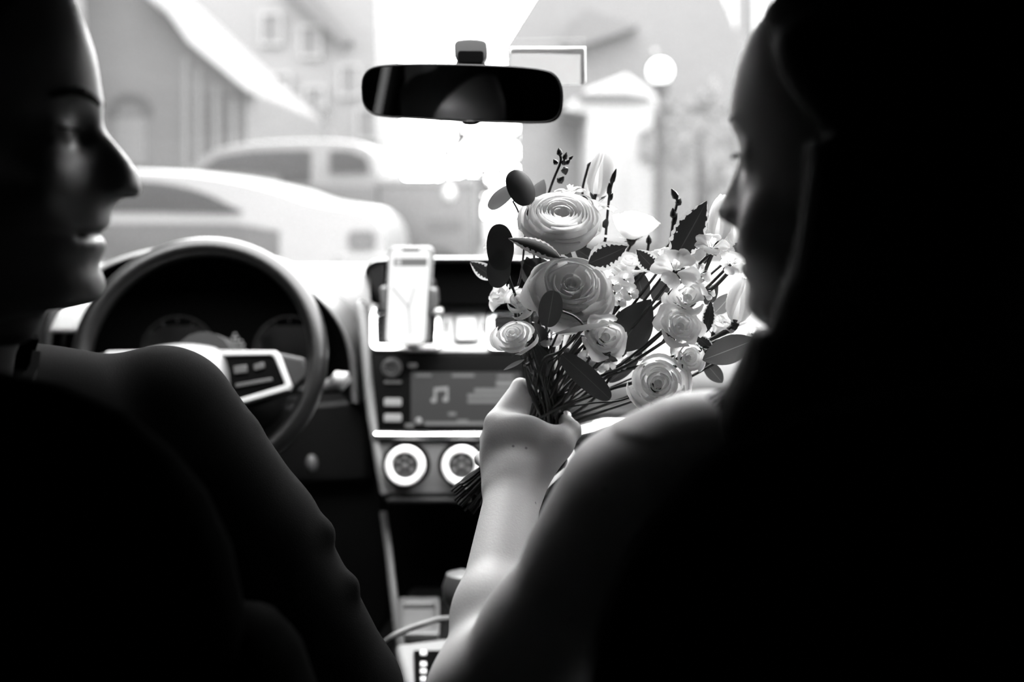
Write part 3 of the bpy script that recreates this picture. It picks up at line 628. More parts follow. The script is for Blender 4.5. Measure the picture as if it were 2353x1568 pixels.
# ================================================================ smooth bodies: blended distance shapes meshed once
class Body:
    def __init__(s): s.p = []
    def cone(s, a, b, ra, rb=None, k=.01, sub=False):
        a = np.array(a, float); b = np.array(b, float); rb = ra if rb is None else rb
        ab = b - a; L2 = max(ab.dot(ab), 1e-12)
        def f(p):
            t = np.clip(((p - a) @ ab)/L2, 0, 1); return np.linalg.norm(p - a - t[:, None]*ab, axis=1) - (ra + (rb-ra)*t)
        s.p.append((f, k, sub, (a+b)/2, math.sqrt(L2)/2 + max(ra, rb))); return s
    def ell(s, c, r, R=None, k=.01, sub=False):
        c = np.array(c, float); r = np.array(r, float); R = np.eye(3) if R is None else np.array(R, float)
        def f(p):
            q = (p - c) @ R; k0 = np.linalg.norm(q/r, axis=1); k1 = np.linalg.norm(q/(r*r), axis=1)
            return np.where(k1 > 1e-9, k0*(k0-1)/np.maximum(k1, 1e-9), -r.min())
        s.p.append((f, k, sub, c, r.max())); return s
    def chain(s, pts, rs, k=.01):
        for i in range(len(pts)-1): s.cone(pts[i], pts[i+1], rs[i], rs[i+1], k)
        return s
    def cut(s, fn, k=.004):      # keep only where fn(p) < 0
        s.p.append((fn, k, 'cut', None, 0)); return s
    def ev(s, p, cen=None, rad=0, nb=0):
        d = np.full(len(p), 1.0, np.float64)
        for f, k, op, c, R in s.p:
            if cen is not None and c is not None:
                m = np.linalg.norm(cen - c, axis=1) < R*1.1 + rad + k*2.2 + .015
                if not m.any(): continue
                idx = np.repeat(m, nb)
                x = f(p[idx]); o = d[idx]
            else: idx = slice(None); x = f(p); o = d
            if op is False:
                h = np.clip(.5 + .5*(o - x)/k, 0, 1); v = o + (x-o)*h - k*h*(1-h)
            else:
                y = x if op == 'cut' else -x
                h = np.clip(.5 - .5*(o - y)/k, 0, 1); v = o + (y-o)*h + k*h*(1-h)
            d[idx] = v
        return d
    def mesh(s, h):
        lo = np.min([c - R for f, k, op, c, R in s.p if op is False], axis=0) - .02; hi = np.max([c + R for f, k, op, c, R in s.p if op is False], axis=0) + .02
        B = 8; n = np.ceil((hi-lo)/(h*B)).astype(int)
        bi = np.stack(np.meshgrid(*[np.arange(q) for q in n], indexing='ij'), -1).reshape(-1, 3)
        cen = lo + (bi + .5)*B*h; hd = B*h*.866
        dc = s.ev(cen); keep = np.abs(dc) < hd*1.4 + .012; bi = bi[keep]; cen = cen[keep]
        loc = np.stack(np.meshgrid(*[np.arange(B+1)]*3, indexing='ij'), -1).reshape(-1, 3)
        nb = len(loc); V = []; K = []; FQ = []; E = 1 << 20
        D = []
        for a in range(0, len(bi), 400):
            b = bi[a:a+400]; p = (lo + (b[:, None, :]*B + loc[None])*h).reshape(-1, 3)
            D.append(s.ev(p, cen[a:a+400], hd, nb).reshape(-1, B+1, B+1, B+1))
        D = np.concatenate(D)
        fm = ((loc == 0) | (loc == B)).any(1); gk = (bi[:, None, :]*B + loc[fm][None]).reshape(-1, 3); NN = n*B + 2     # corners shared by blocks get one value
        ku, inv = np.unique((gk[:, 0]*NN[1] + gk[:, 1])*NN[2] + gk[:, 2], return_inverse=True); Df = D.reshape(len(bi), -1)
        lowv = np.full(len(ku), 9.); np.minimum.at(lowv, inv, Df[:, fm].ravel()); Df[:, fm] = lowv[inv].reshape(len(bi), -1); D = Df.reshape(-1, B+1, B+1, B+1)
        I = D < 0
        cnt = sum(I[:, i:B+i, j:B+j, k:B+k].astype(np.int8) for i in (0, 1) for j in (0, 1) for k in (0, 1))
        q = np.argwhere((cnt > 0) & (cnt < 8)); g = bi[q[:, 0]]*B + q[:, 1:]
        N = n*B + 2; key = (g[:, 0]*N[1] + g[:, 1])*N[2] + g[:, 2]
        acc = np.zeros((len(q), 3)); num = np.zeros(len(q))
        def dv(i, j, k): return D[q[:, 0], q[:, 1]+i, q[:, 2]+j, q[:, 3]+k]
        for ax in range(3):
            for u in (0, 1):
                for v in (0, 1):
                    o0 = [0, 0, 0]; o0[(ax+1) % 3] = u; o0[(ax+2) % 3] = v; o1 = list(o0); o1[ax] = 1
                    d0 = dv(*o0); d1 = dv(*o1); m = (d0 < 0) != (d1 < 0); t = np.where(m, d0/np.where(m, d0-d1, 1), 0)
                    pt = np.tile(np.array(o0, float), (len(q), 1)); pt[:, ax] = t
                    acc[m] += pt[m]; num[m] += 1
        vert = lo + (g + acc/num[:, None])*h
        order = np.argsort(key); ks = key[order]
        def find(gg):
            kk = (gg[:, 0]*N[1] + gg[:, 1])*N[2] + gg[:, 2]; i = np.clip(np.searchsorted(ks, kk), 0, len(ks)-1)
            return np.where(ks[i] == kk, order[i], -1)
        quads = []; miss = 0
        d0 = dv(0, 0, 0)
        for ax in range(3):
            o = [0, 0, 0]; o[ax] = 1; d1 = dv(*o); m = (d0 < 0) != (d1 < 0)
            e1 = np.zeros(3, int); e2 = np.zeros(3, int); e1[(ax+1) % 3] = 1; e2[(ax+2) % 3] = 1
            c0 = np.where(m)[0]; gg = g[c0]
            Q = np.stack([c0, find(gg-e1), find(gg-e1-e2), find(gg-e2)], 1); ok = (Q >= 0).all(1); miss += (~ok).sum(); Q = Q[ok]; inside = (d0[c0] < 0)[ok]
            Q[~inside] = Q[~inside][:, ::-1]; quads.append(Q)
        return vert, np.concatenate(quads)
    def build(s, name, m, h, parent=None, smooth=2, disp=None):
        v, q = s.mesh(h)
        e = np.concatenate([q[:, [0, 1]], q[:, [1, 2]], q[:, [2, 3]], q[:, [3, 0]]])
        for _ in range(smooth):
            a = np.zeros_like(v); c = np.zeros(len(v))
            np.add.at(a, e[:, 0], v[e[:, 1]]); np.add.at(a, e[:, 1], v[e[:, 0]]); np.add.at(c, e[:, 0], 1); np.add.at(c, e[:, 1], 1)
            v = v*.4 + .6*a/np.maximum(c, 1)[:, None]
        if disp is not None: v = disp(v)
        lo = v.min(0); hi = v.max(0); base = np.array([(lo[0]+hi[0])/2, (lo[1]+hi[1])/2, lo[2]])
        me = bpy.data.meshes.new(name); me.vertices.add(len(v)); me.vertices.foreach_set('co', (v - base).astype(np.float32).ravel())
        me.loops.add(q.size); me.loops.foreach_set('vertex_index', q.astype(np.int32).ravel())
        me.polygons.add(len(q)); me.polygons.foreach_set('loop_start', np.arange(0, q.size, 4, dtype=np.int32)); me.polygons.foreach_set('loop_total', np.full(len(q), 4, np.int32))
        me.polygons.foreach_set('use_smooth', [True]*len(q)); me.update(calc_edges=True); me.validate(); me.materials.append(m)
        o = bpy.data.objects.new(name, me); COL.objects.link(o)
        if parent is not None: o.parent = parent; o.location = Vector(base) - wloc(parent)
        else: o.location = Vector(base)
        return o
def head_frame(F, pitch, roll, origin):
    F = Vector(F).normalized(); U = Vector((0, 0, 1)); Rt = F.cross(U).normalized()
    q = Matrix.Rotation(-pitch, 3, Rt); F = q @ F; U = q @ U
    q = Matrix.Rotation(roll, 3, F); U = q @ U; Rt = q @ Rt
    O = Vector(origin)
    def T(s, f, u): return np.array(O + (Rt*s + F*f + U*u)*.01)
    return T, np.array([list(Rt), list(F), list(U)]).T
def poly_sd(P2, poly):
    poly = np.array(poly, float); n = len(poly); d = np.full(len(P2), 1e9); ins = np.zeros(len(P2), bool); x, y = P2[:, 0], P2[:, 1]
    for i in range(n):
        a = poly[i]; e = poly[(i+1) % n] - a; wx = x - a[0]; wy = y - a[1]
        t = np.clip((wx*e[0] + wy*e[1])/max(e.dot(e), 1e-9), 0, 1); d = np.minimum(d, (wx - e[0]*t)**2 + (wy - e[1]*t)**2)
        y0, y1 = a[1], a[1] + e[1]
        c = (y0 <= y) != (y1 <= y); xi = a[0] + (y - y0)/(e[1] if abs(e[1]) > 1e-9 else 1e-9)*e[0]
        ins ^= c & (x < xi)
    return np.where(ins, -1, 1)*np.sqrt(d)
def head(B, T, R, face, nose, g=1., male=True):
    """g = overall size; s right, f forward, u up in cm from the point between the ear holes at eye height;
    face and nose are the midline profile (f, u), swept back to both sides"""
    t = lambda s, f, u: T(s*g, f*g, u*g)
    r = lambda *a: [x*.01*g for x in a]
    c = .01*g; O = T(0, 0, 0); Ri = np.array(R)
    fz = [tuple(p) for p in catmull(face, 3)] + [(1.5, face[-1][1]), (1.5, face[0][1])]
    nz = [tuple(p) for p in catmull(nose, 3)] + [(6.2, nose[-1][1]), (6.2, nose[0][1])]
    def loc(p): q = (p - O) @ Ri*100/g; return q[:, 0], q[:, 1], q[:, 2]
    def f_face(p):
        s, f, u = loc(p); lo = np.clip((-4.5 - u)/5.5, 0, 1); k = .070 + .06*lo; ss = np.minimum(np.abs(s), 7.)
        d = poly_sd(np.stack([f + k*ss**2 + .0028*ss**4, u], 1), fz)/np.sqrt(1 + (2*k*ss + .0112*ss**3)**2)
        return np.maximum(d, np.abs(s) - 6.4)*.01*g
    def f_nose(p):
        s, f, u = loc(p); lo = np.clip((-.5 - u)/3.2, 0, 1); k = (1.5 if male else 2.3) - (1.08 if male else 1.6)*lo
        a = np.sqrt(s*s + .12) - .346
        return poly_sd(np.stack([f + k*a*a, u], 1), nz)/np.sqrt(1 + (2*k*a)**2)*.01*g
    B.ell(t(0, -1.0, 4.0), r(7.3, 9.3, 8.2 if male else 7.4), R, .01)                                  # skull
    B.ell(t(0, 1.6, 4.0), r(6.4, 5.2, 5.8), R, .02)
    B.ell(t(0, 1.4, -2.0), r(6.1, 5.2, 7.6 if male else 6.6), R, .02)                                  # face mass
    B.p.append((f_face, .012, False, t(0, 4, -1), .13*g))
    jw = 4.7 if male else 4.2
    for s in (-1, 1):
        B.cone(t(s*jw, -.5, -6.6 if male else -5.8), t(s*1.9, 5.2, -9.6 if male else -9.2), (1.6 if male else 1.3)*c, (1.3 if male else 1.0)*c, .018)            # jaw line
        B.cone(t(s*6.0, -.6, -2.0), t(s*jw, -.5, -6.6 if male else -5.8), 1.2*c, (1.6 if male else 1.3)*c, .02)
        B.ell(t(s*3.9, 5.2, -3.3) if male else t(s*3.9, 4.9, -5.1), r(2.2, 1.8, 1.8) if male else r(2.3, 1.9, 2.5), R, .016)      # cheek
        B.ell(t(s*3.15, 8.4, -.1), r(1.9, 1.7, 1.15), R, .010, True)                  # eye socket
        B.ell(t(s*3.1, 6.1, -.15), r(1.25, 1.2, 1.2), R, .003)                          # eyeball
        B.cone(t(s*1.7, 7.15, .3), t(s*4.4, 6.2, .2), .36*c, .32*c, .004)             # upper lid
        B.cone(t(s*1.8, 6.95, -.9), t(s*4.3, 6.1, -.8), .26*c, .24*c, .005)           # lower lid
    B.p.append((f_nose, .007, False, t(0, 8, -2), .06*g))
    for s in (-1, 1):
        B.ell(t(s*1.25, 8.3, -4.0), r(.62, 1.0, .72), R, .006)
        B.cone(t(0, 9.0, -6.95), t(s*2.5, 6.9, -6.9), .16*c, .10*c, .004, True)       # corner of the mouth
        B.ell(t(s*7.2, -1.4, -1.4), r(.7, 1.8, 3.1), R, .006); B.ell(t(s*7.9, -1.2, -1.2), r(.5, 1.0, 1.9), R, .005, True)
def wp3(px, py, Y): return np.array(W(px, py, Y))
M_skin = mat('skin', .42, .55, .28, noise=.05, nscale=35, bump=.10, bscale=500)
def skin_spots(m):
    t = m.node_tree; L = t.links.new; p = t.nodes['Principled BSDF']
    src = p.inputs['Base Color'].links[0].from_socket
    tc = t.nodes.new('ShaderNodeTexCoord'); v = t.nodes.new('ShaderNodeTexVoronoi'); v.inputs['Scale'].default_value = 34
    L(tc.outputs['Object'], v.inputs['Vector'])
    r = t.nodes.new('ShaderNodeMapRange'); r.inputs[1].default_value = .03; r.inputs[2].default_value = .06; r.inputs[3].default_value = .45; r.inputs[4].default_value = 1.0
    L(v.outputs['Distance'], r.inputs[0]); mx = t.nodes.new('ShaderNodeVectorMath'); mx.operation = 'SCALE'
    L(src, mx.inputs[0]); L(r.outputs[0], mx.inputs['Scale']); L(mx.outputs[0], p.inputs['Base Color'])
skin_spots(M_skin)
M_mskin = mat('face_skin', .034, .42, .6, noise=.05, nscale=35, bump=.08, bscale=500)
M_hair = mat('dark_hair', .004, .7, .05, noise=.3, nscale=90)
def streaks(m):
    t = m.node_tree; L = t.links.new; p = t.nodes['Principled BSDF']; tc = t.nodes.new('ShaderNodeTexCoord'); mp_ = t.nodes.new('ShaderNodeMapping')
    mp_.inputs['Scale'].default_value = (260, 260, 9); n = t.nodes.new('ShaderNodeTexNoise'); n.inputs['Scale'].default_value = 1; b = t.nodes.new('ShaderNodeBump'); b.inputs['Strength'].default_value = .7; b.inputs['Distance'].default_value = .003
    L(tc.outputs['Object'], mp_.inputs['Vector']); L(mp_.outputs[0], n.inputs['Vector']); L(n.outputs[0], b.inputs['Height']); L(b.outputs[0], p.inputs['Normal'])
streaks(M_hair)

# ---------------------------------------------------------------- the man at the wheel
MG = .97
manF = Vector((.975, .22, 0)).normalized(); mtip = W(324, 436, .675)
manO = mtip - manF*(.1090*MG) + Vector((0, 0, .0385*MG))
Tm, Rm = head_frame(manF, 0, 0, manO)
def mpx(x, y): k = 2288*.01*MG/.672; return (10.9 + (x - 324)/k, -3.85 - (y - 436)/k)
FACE_M = [mpx(*q) for q in ((150, -110), (178, -50), (191, 0), (202, 50), (213, 100), (224, 150), (235, 195), (244, 226), (249, 243), (245, 258), (241, 275), (242, 330), (248, 400), (258, 462), (255, 482), (253, 510), (246, 524), (226, 533), (240, 550), (242, 564), (232, 584), (222, 604), (230, 630), (236, 650), (234, 670), (222, 684), (198, 694), (150, 690), (90, 676))]
NOSE_M = [mpx(*q) for q in ((238, 262), (242, 278), (250, 301), (270, 326), (296, 360), (314, 390), (322, 418), (325, 437), (319, 450), (306, 455), (288, 451), (264, 459), (240, 470))]
man = thing('person', 'man in a dark suit with a white collar, face in profile turned to the woman', 'person', (-.46, .80, .52))
B = Body(); head(B, Tm, Rm, FACE_M, NOSE_M, MG, True)
nb = np.array((-.440, .70, 1.072))
B.cone(Tm(0, -2.0, -7.0), nb, .053, .055, .03); B.cone(Tm(0, -.2, -9), nb + (0.004, .015, .0), .040, .045, .03)
B.ell(Tm(0, 2.2, -12.6), (.012, .014, .014), Rm, .015)
sR = wp3(372, 965, .86); eR = wp3(775, 1600, .88); hR = np.array((-.30, 1.03, .62))
sL = np.array((-.62, .80, 1.01)); eL = np.array((-.66, 1.00, .79)); hL = np.array((-.50, 1.17, .675))
B.cone(nb, nb + (0, .03, -.09), .056, .07, .04)
B.cone(sR + (0, 0, -.02), sL + (0, 0, -.02), .042, .042, .04)
B.ell((-.46, .82, .875), (.17, .105, .172), None, .06); B.ell((-.455, .86, .74), (.15, .11, .18), None, .06); B.ell((-.455, .90, .62), (.17, .13, .10), None, .06)
B.chain([sR, eR, hR], [.05, .042, .028], .02); B.chain([sL, eL, hL], [.05, .042, .028], .02)
for s, x in ((1, -.34), (-1, -.56)):
    B.chain([(x, .92, .625), (x - .01, 1.34, .635), (x - .01, 1.50, .35), (x, 1.58, .315)], [.080, .055, .045, .04], .03)
def simple_hand(B, wr, d, up, flip):
    d = Vector(d).normalized(); up = Vector(up); up = (up - d*up.dot(d)).normalized(); sd = d.cross(up)*flip; w = Vector(wr)
    B.cone(w, w + d*.07, .026, .030, .02)
    for k in range(4):
        a = w + d*.075 + sd*(.027 - .018*k); L = (.044, .050, .046, .036)[k]
        B.cone(a, a + d*L - up*.006, .0095, .0088, .006); B.cone(a + d*L - up*.006, a + d*(L*1.55) - up*.024, .0088, .0075, .004); B.cone(a + d*(L*1.55) - up*.024, a + d*(L*1.75) - up*.042, .0075, .007, .004)
    B.cone(w + d*.015 + sd*.025, w + d*.055 + sd*.046 - up*.01, .014, .011, .01); B.cone(w + d*.055 + sd*.046 - up*.01, w + d*.088 + sd*.045 - up*.016, .011, .009, .004)
simple_hand(B, hR, (.15, 1, .18), (0, -.2, 1), 1); simple_hand(B, hL, (-.05, 1, .15), (0, -.2, 1), -1)
B.build('body', M_mskin, .003, man)
# suit: jacket over torso and sleeves, trousers over the legs
M_suit = mat('suit_cloth', .0025, .95, .03, noise=.1, nscale=120, bump=.2, bscale=900)
J = Body()
J.cone(sR + (0, 0, -.022), sL + (0, 0, -.02), .056, .06, .05); J.cone(nb + (0, .0, -.085), nb + (0, .02, -.07), .075, .075, .05)
J.cone(nb + np.array((.02, .04, -.036)), sR + (-.02, 0, -.010), .034, .056, .03); J.cone(nb + np.array((-.06, .01, -.045)), sL + (.02, 0, 0), .05, .06, .03)
J.ell((-.46, .82, .882), (.195, .13, .182), None, .05); J.ell((-.455, .86, .74), (.175, .135, .2), None, .05)
wrR = eR + (hR - eR)*.86; wrL = eL + (hL - eL)*.86
fold = wp3(632, 1235, .875)
J.chain([sR, fold - (.02, 0, -.0), eR, wrR], [.066, .0605, .060, .044], .012); J.chain([sL, eL, wrL], [.068, .058, .043], .02)
# sleeve folds at the bent arm
for px, py, r_ in ((560, 985, .012), (738, 1222, .014), (800, 1345, .012)):
    p = wp3(px, py, .872); J.cone(p + (-.035, -.02, -.02), p + (-.002, .005, -.004), r_*1.2, r_, .012)
J.build('suit_jacket', M_suit, .004, man, smooth=3)
TR = Body(); TR.ell((-.455, .90, .62), (.185, .145, .115), None, .05)
for x in (-.34, -.56): TR.chain([(x, .92, .625), (x - .01, 1.34, .635), (x - .01, 1.50, .36)], [.092, .070, .06], .03)
TR.build('trousers', M_suit, .006, man)
# shirt collar and lapel collar round the neck
def collar(name, m, c, ax, r, h, th, a0, a1, par, lean=.0):
    ax = Vector(ax).normalized(); a = ax.orthogonal().normalized(); b = ax.cross(a); rows = []
    for i in range(28):
        t = math.radians(a0 + (a1-a0)*i/27); d = a*math.cos(t) + b*math.sin(t)
        rows.append([Vector(c) + d*(r + lean*q + e) + ax*(h*q) for q, e in ((0, 0), (.5, 0), (1, 0), (1, th), (.5, th), (0, th))])
    return MB().grid(rows, True).build(name, m, par)
nax = Vector(Tm(0, -1, -5)) - Vector(nb)
collar('shirt_collar', mat('white_cotton', .75, .7, .3, bump=.1), Vector(nb) + Vector((.004, .012, .0)), nax, .061, .046, .004, 0, 350, man, -.004)
collar('jacket_collar', M_suit, Vector(nb) + Vector((.004, .010, -.022)), nax, .072, .056, .006, 0, 350, man, -.006)
# short hair and brow
HB = Body(); HB.ell(Tm(0, -1.2*MG, 5.0*MG), [x*.01*MG for x in (7.9, 9.9, 8.9)], Rm, .01)
HB.ell(Tm(0, 4.0, 11.6), (.055, .045, .022), Rm, .02)
mo_ = np.array(manO); Rmi = Rm
def mcut(p):
    q = (p - mo_) @ Rmi*100/MG; s, f, u = q[:, 0], q[:, 1], q[:, 2]
    return np.maximum(f - (1.0 + .60*u - .02*s*s), -(u + 5 - .9*np.maximum(0, f + 2)))*.007
HB.cut(mcut, .006); HB.build('hair', M_hair, .003, man)
br = [Tm(1.0 + .0*k, 0, 0) for k in range(0)]
for s in (1, -1):
    pts = [Tm(s*x*MG, f*MG, u*MG) for x, f, u in ((.8, 8.5, 1.75), (2.2, 8.3, 2.15), (3.6, 7.75, 2.35), (5.0, 6.5, 1.9))]
    MB().tube(catmull(pts, 3), [.0028]*4 + [.0032]*3 + [.0026]*2 + [.0012], 8, .7).build('eyebrow', M_hair, man)
    pts = [Tm(s*x*MG, f*MG, u*MG) for x, f, u in ((1.9, 7.5, .1), (3.0, 7.7, -.05), (4.4, 6.7, .0))]
    MB().tube(catmull(pts, 3), [.0009]*7, 6, .6).build('eyelash', M_hair, man)

# ---------------------------------------------------------------- the woman with the bouquet
WG = .93
womF = Vector((-.79, .613, 0)).normalized(); wtip = W(1663, 488, .655); WP = math.radians(3)
FACE_W = [(3.0, 9.6), (5.2, 8.6), (7.0, 6.8), (8.2, 4.4), (8.75, 2.3), (8.45, .9), (8.2, -2), (8.3, -4.6), (8.55, -5.5), (8.85, -6.2), (8.6, -6.7), (8.05, -6.95), (8.5, -7.35), (8.45, -8.0), (7.85, -8.7), (8.05, -9.5), (8.1, -10.2), (7.5, -10.9), (6, -11.3), (2.5, -10.2)]
NOSE_W = [(8.3, 1.4), (8.5, .6), (8.95, -.6), (9.75, -2.2), (10.35, -3.3), (10.45, -3.75), (10.15, -4.25), (9.1, -4.45), (8.2, -4.8), (7.4, -5.0)]
T0, R0 = head_frame(womF, WP, math.radians(0), (0, 0, 0))
womO = wtip - Vector(T0(0, 10.15*WG, -3.7*WG))
Tw, Rw = head_frame(womF, WP, math.radians(0), womO)
wom = thing('person', 'bare shouldered woman with long dark hair holding the bouquet, face turned away', 'person', (.28, .66, .52))
B = Body(); head(B, Tw, Rw, FACE_W, NOSE_W, WG, False)
nbw = np.array((.275, .545, 1.065))
B.cone(Tw(0, -2.2, -6), nbw, .045, .052, .03); B.cone(Tw(0, 1.0, -8.5), nbw + (-.01, .03, 0), .036, .042, .03)
sl = wp3(1612, 1088, .62); el = wp3(1100, 1600, .715); wl = wp3(1180, 1128, .925)
sr = np.array((.445, .52, 1.005)); er = np.array((.50, .66, .77)); wr_ = np.array((.34, .88, .675))
B.cone(nbw, nbw + (0, .02, -.06), .055, .085, .05)
B.cone(sl, nbw + (-.02, 0, -.035), .044, .045, .045); B.cone(sr, nbw + (.02, 0, -.035), .047, .045, .045)
B.ell((.285, .575, .90), (.135, .088, .16), None, .06); B.ell((.29, .61, .74), (.115, .085, .15), None, .06); B.ell((.295, .66, .62), (.16, .115, .10), None, .06)
for s in (-1, 1): B.ell((.285 + s*.065, .655, .895), (.06, .05, .06), None, .04)
um = wp3(1392, 1290, .655); u2 = wp3(1252, 1455, .685)
B.chain([sl, wp3(1488, 1178, .632), um, u2, el], [.046, .0545, .047, .0405, .034], .03)
fm = el + (wl - el)*.35
B.cone(el, fm, .034, .0305, .03); B.cone(fm, wl, .0305, .0262, .02)
B.chain([sr, er, wr_], [.047, .037, .025], .02); simple_hand(B, wr_, (-.35, 1, .05), (0, 0, 1), -1)
for x in (.23, .36): B.chain([(x, .70, .625), (x - .01, 1.12, .64), (x - .01, 1.32, .36), (x, 1.42, .315)], [.082, .056, .045, .035], .03)
# left hand closed round the stems: back of the hand to the camera
k1, k2, k3, k4 = wp3(1141, 972, .955), wp3(1129, 1010, .966), wp3(1127, 1045, .972), wp3(1133, 1080, .974)
cm = wp3(1180, 1085, .932)
for kk, r_ in ((k1, .0108), (k2, .0108), (k3, .0104), (k4, .0098)): B.cone(wp3(1175, 1105, .932), kk, .020, r_, .014)
B.ell(wp3(1200, 1035, .946), (.034, .012, .036), None, .018)
B.chain([k1, wp3(1196, 890, .986), wp3(1248, 925, 1.026), wp3(1276, 962, 1.008)], [.0112, .0090, .0078, .0066], .004)
B.chain([k2, wp3(1140, 985, 1.018), wp3(1205, 992, 1.042), wp3(1240, 1015, 1.030)], [.0104, .0088, .0080, .0070], .004)
B.chain([k3, wp3(1122, 1005, 1.022), wp3(1190, 1005, 1.042), wp3(1225, 1040, 1.028)], [.0100, .0086, .0078, .0068], .004)
B.chain([k4, wp3(1108, 1055, 1.015), wp3(1155, 1060, 1.038), wp3(1190, 1085, 1.026)], [.0094, .0078, .0070, .0062], .004)
tb0, tb1, tb2, tb3 = wp3(1222, 1090, .938), wp3(1283, 1020, .944), wp3(1312, 990, .962), wp3(1300, 968, .990)
B.cone(tb0, tb1, .0165, .0130, .014); B.cone(tb1, tb2, .0128, .0102, .006); B.cone(tb2, tb3, .0102, .0080, .004)
B.cone(wp3(1178, 985, .958), wp3(1207, 908, .985), .0135, .0085, .008); B.cone(wp3(1165, 1000, .952), wp3(1278, 1020, .948), .012, .011, .016)
B.cone(wl, wp3(1185, 1085, .935), .0262, .021, .012)
B.build('body', M_skin, .0025, wom, smooth=2)
for tip, d, n_ in ((wp3(1277, 952, .996), (.2, .1, -1), (.5, -.8, .2)), (wp3(1304, 964, .986), (-.3, .8, .6), (.4, -.6, .6))):
    d = Vector(d).normalized(); n_ = Vector(n_); n_ = (n_ - d*n_.dot(d)).normalized(); sd = d.cross(n_)
    rows = [[Vector(tip) + d*a + sd*b*w_ + n_*(.0052 - .25*b*b/.006*1.0 - .0008) for b in np.linspace(-.0045, .0045, 5)] for a, w_ in ((-.006, .8), (-.003, 1), (.003, 1), (.006, .9), (.008, .6))]
    MB().grid(rows).build('fingernail', mat('nail', .62, .2, .6), wom)
# strapless dress
DR = Body(); DR.ell((.285, .58, .87), (.148, .105, .11), None, .04); DR.ell((.29, .61, .74), (.13, .10, .15), None, .05); DR.ell((.295, .66, .62), (.19, .135, .11), None, .05)
for x in (.23, .36): DR.cone((x, .70, .625), (x - .01, 1.12, .64), .10, .085, .05); DR.cone((x - .01, 1.12, .64), (x, 1.30, .36), .085, .10, .06)
DR.cut(lambda p: p[:, 2] - .935 - .3*np.maximum(0, p[:, 1]-.6), .01)
DR.build('dress', mat('dress_satin', .10, .5, .4, noise=.05, bump=.1), .005, wom)
# long hair
HW = Body()
HW.ell(Tw(0, -1.3*WG, 4.0*WG), [x*.01*WG for x in (8.3, 9.6, 8.3)], Rw, .01)
HW.ell(Tw(0, -7.5, -6), (.075, .040, .14), Rw, .04)
for s in (-1, 1):
    HW.chain([Tw(s*6.9, 1.0, 3.5), Tw(s*7.4, -.2, 0), Tw(s*7.7, -.8, -4), Tw(s*7.4, -1.8, -11)], [.018, .021, .024, .026], .03)
    HW.ell(Tw(s*6.4, -1.2, -1.5), (.024, .040, .075), Rw, .02); HW.ell(Tw(s*6.7, .2, .6), (.022, .034, .05), Rw, .02)
    HW.chain([Tw(s*6.0, -5, 0), Tw(s*7.2, -5, -9), Tw(s*8.0, -6, -17)], [.035, .042, .040], .03)
HW.chain([Tw(-7.3, .2, -4), Tw(-6.8, .8, -9.5), wp3(1846, 868, .572), wp3(1806, 960, .565)], [.020, .024, .026, .026], .03)
lh = [Tw(-7.4, 0, -9), wp3(1850, 900, .565), wp3(1790, 985, .56), wp3(1800, 1120, .56)]
HW.chain(lh, [.026, .030, .026, .016], .03)
HW.chain([Tw(0, -8, -10), (.33, .49, 1.0), (.35, .47, .88)], [.05, .06, .04], .03)
HW.chain([Tw(6, -7, -10), (.42, .49, .98), (.44, .48, .86)], [.04, .045, .02], .03)
wo_ = np.array(womO)
def wcut(p):
    q = (p - wo_) @ Rw*100/WG; s, f, u = q[:, 0], q[:, 1], q[:, 2]
    line = np.where(u > 0, .6 + .80*u - .012*s*s, np.where(u < -4, .6 - .35*(u + 4), .6))
    return (np.where(u > -11, f - line, -1.0))*.008
HW.cut(wcut, .022)
ha_ = HW.build('hair', M_hair, .0035, wom, smooth=2)
for k in range(26):      # loose strands
    a = rng.uniform(-1, 1, 3)
    pts = [Tw(-8.2 + .3*a[0], -.8 + .8*a[1], 2 + 2*a[2]), Tw(-9.0, -1.0 + a[0], -5), wp3(1830 + 30*a[1], 880 + 20*a[2], .57), wp3(1760 + 60*a[0], 985 + 40*a[1], .565), wp3(1770 + 80*a[0], 1100 + 60*a[2], .565)]
    MB().tube(catmull(pts, 6), .0007, 5).build('hair_strand', M_hair, wom)
for k in range(5):
    pts = [wp3(1800, 905 + 6*k, .566), wp3(1720, 890 + 7*k, .572), wp3(1665, 896 + 8*k, .574), wp3(1625 + 9*k, 914 + 9*k, .572)]
    MB().tube(catmull(pts, 6), .0010, 5).build('hair_strand', M_hair, wom)
for s in (-1, 1):
    pts = [Tw(s*x*WG, f*WG, u*WG) for x, f, u in ((1.8, 7.5, .1), (3.0, 8.0, -.2), (4.5, 6.9, -.1))]
    MB().tube(catmull(pts, 3), [.0012]*7, 6, .6).build('eyelash', M_hair, wom)
    pts = [Tw(s*x*WG, f*WG, u*WG) for x, f, u in ((1.0, 8.6, 2.0), (2.4, 8.35, 2.4), (4.6, 7.2, 2.3))]
    MB().tube(catmull(pts, 3), [.0016]*5 + [.0010]*2, 6, .6).build('eyebrow', M_hair, wom)
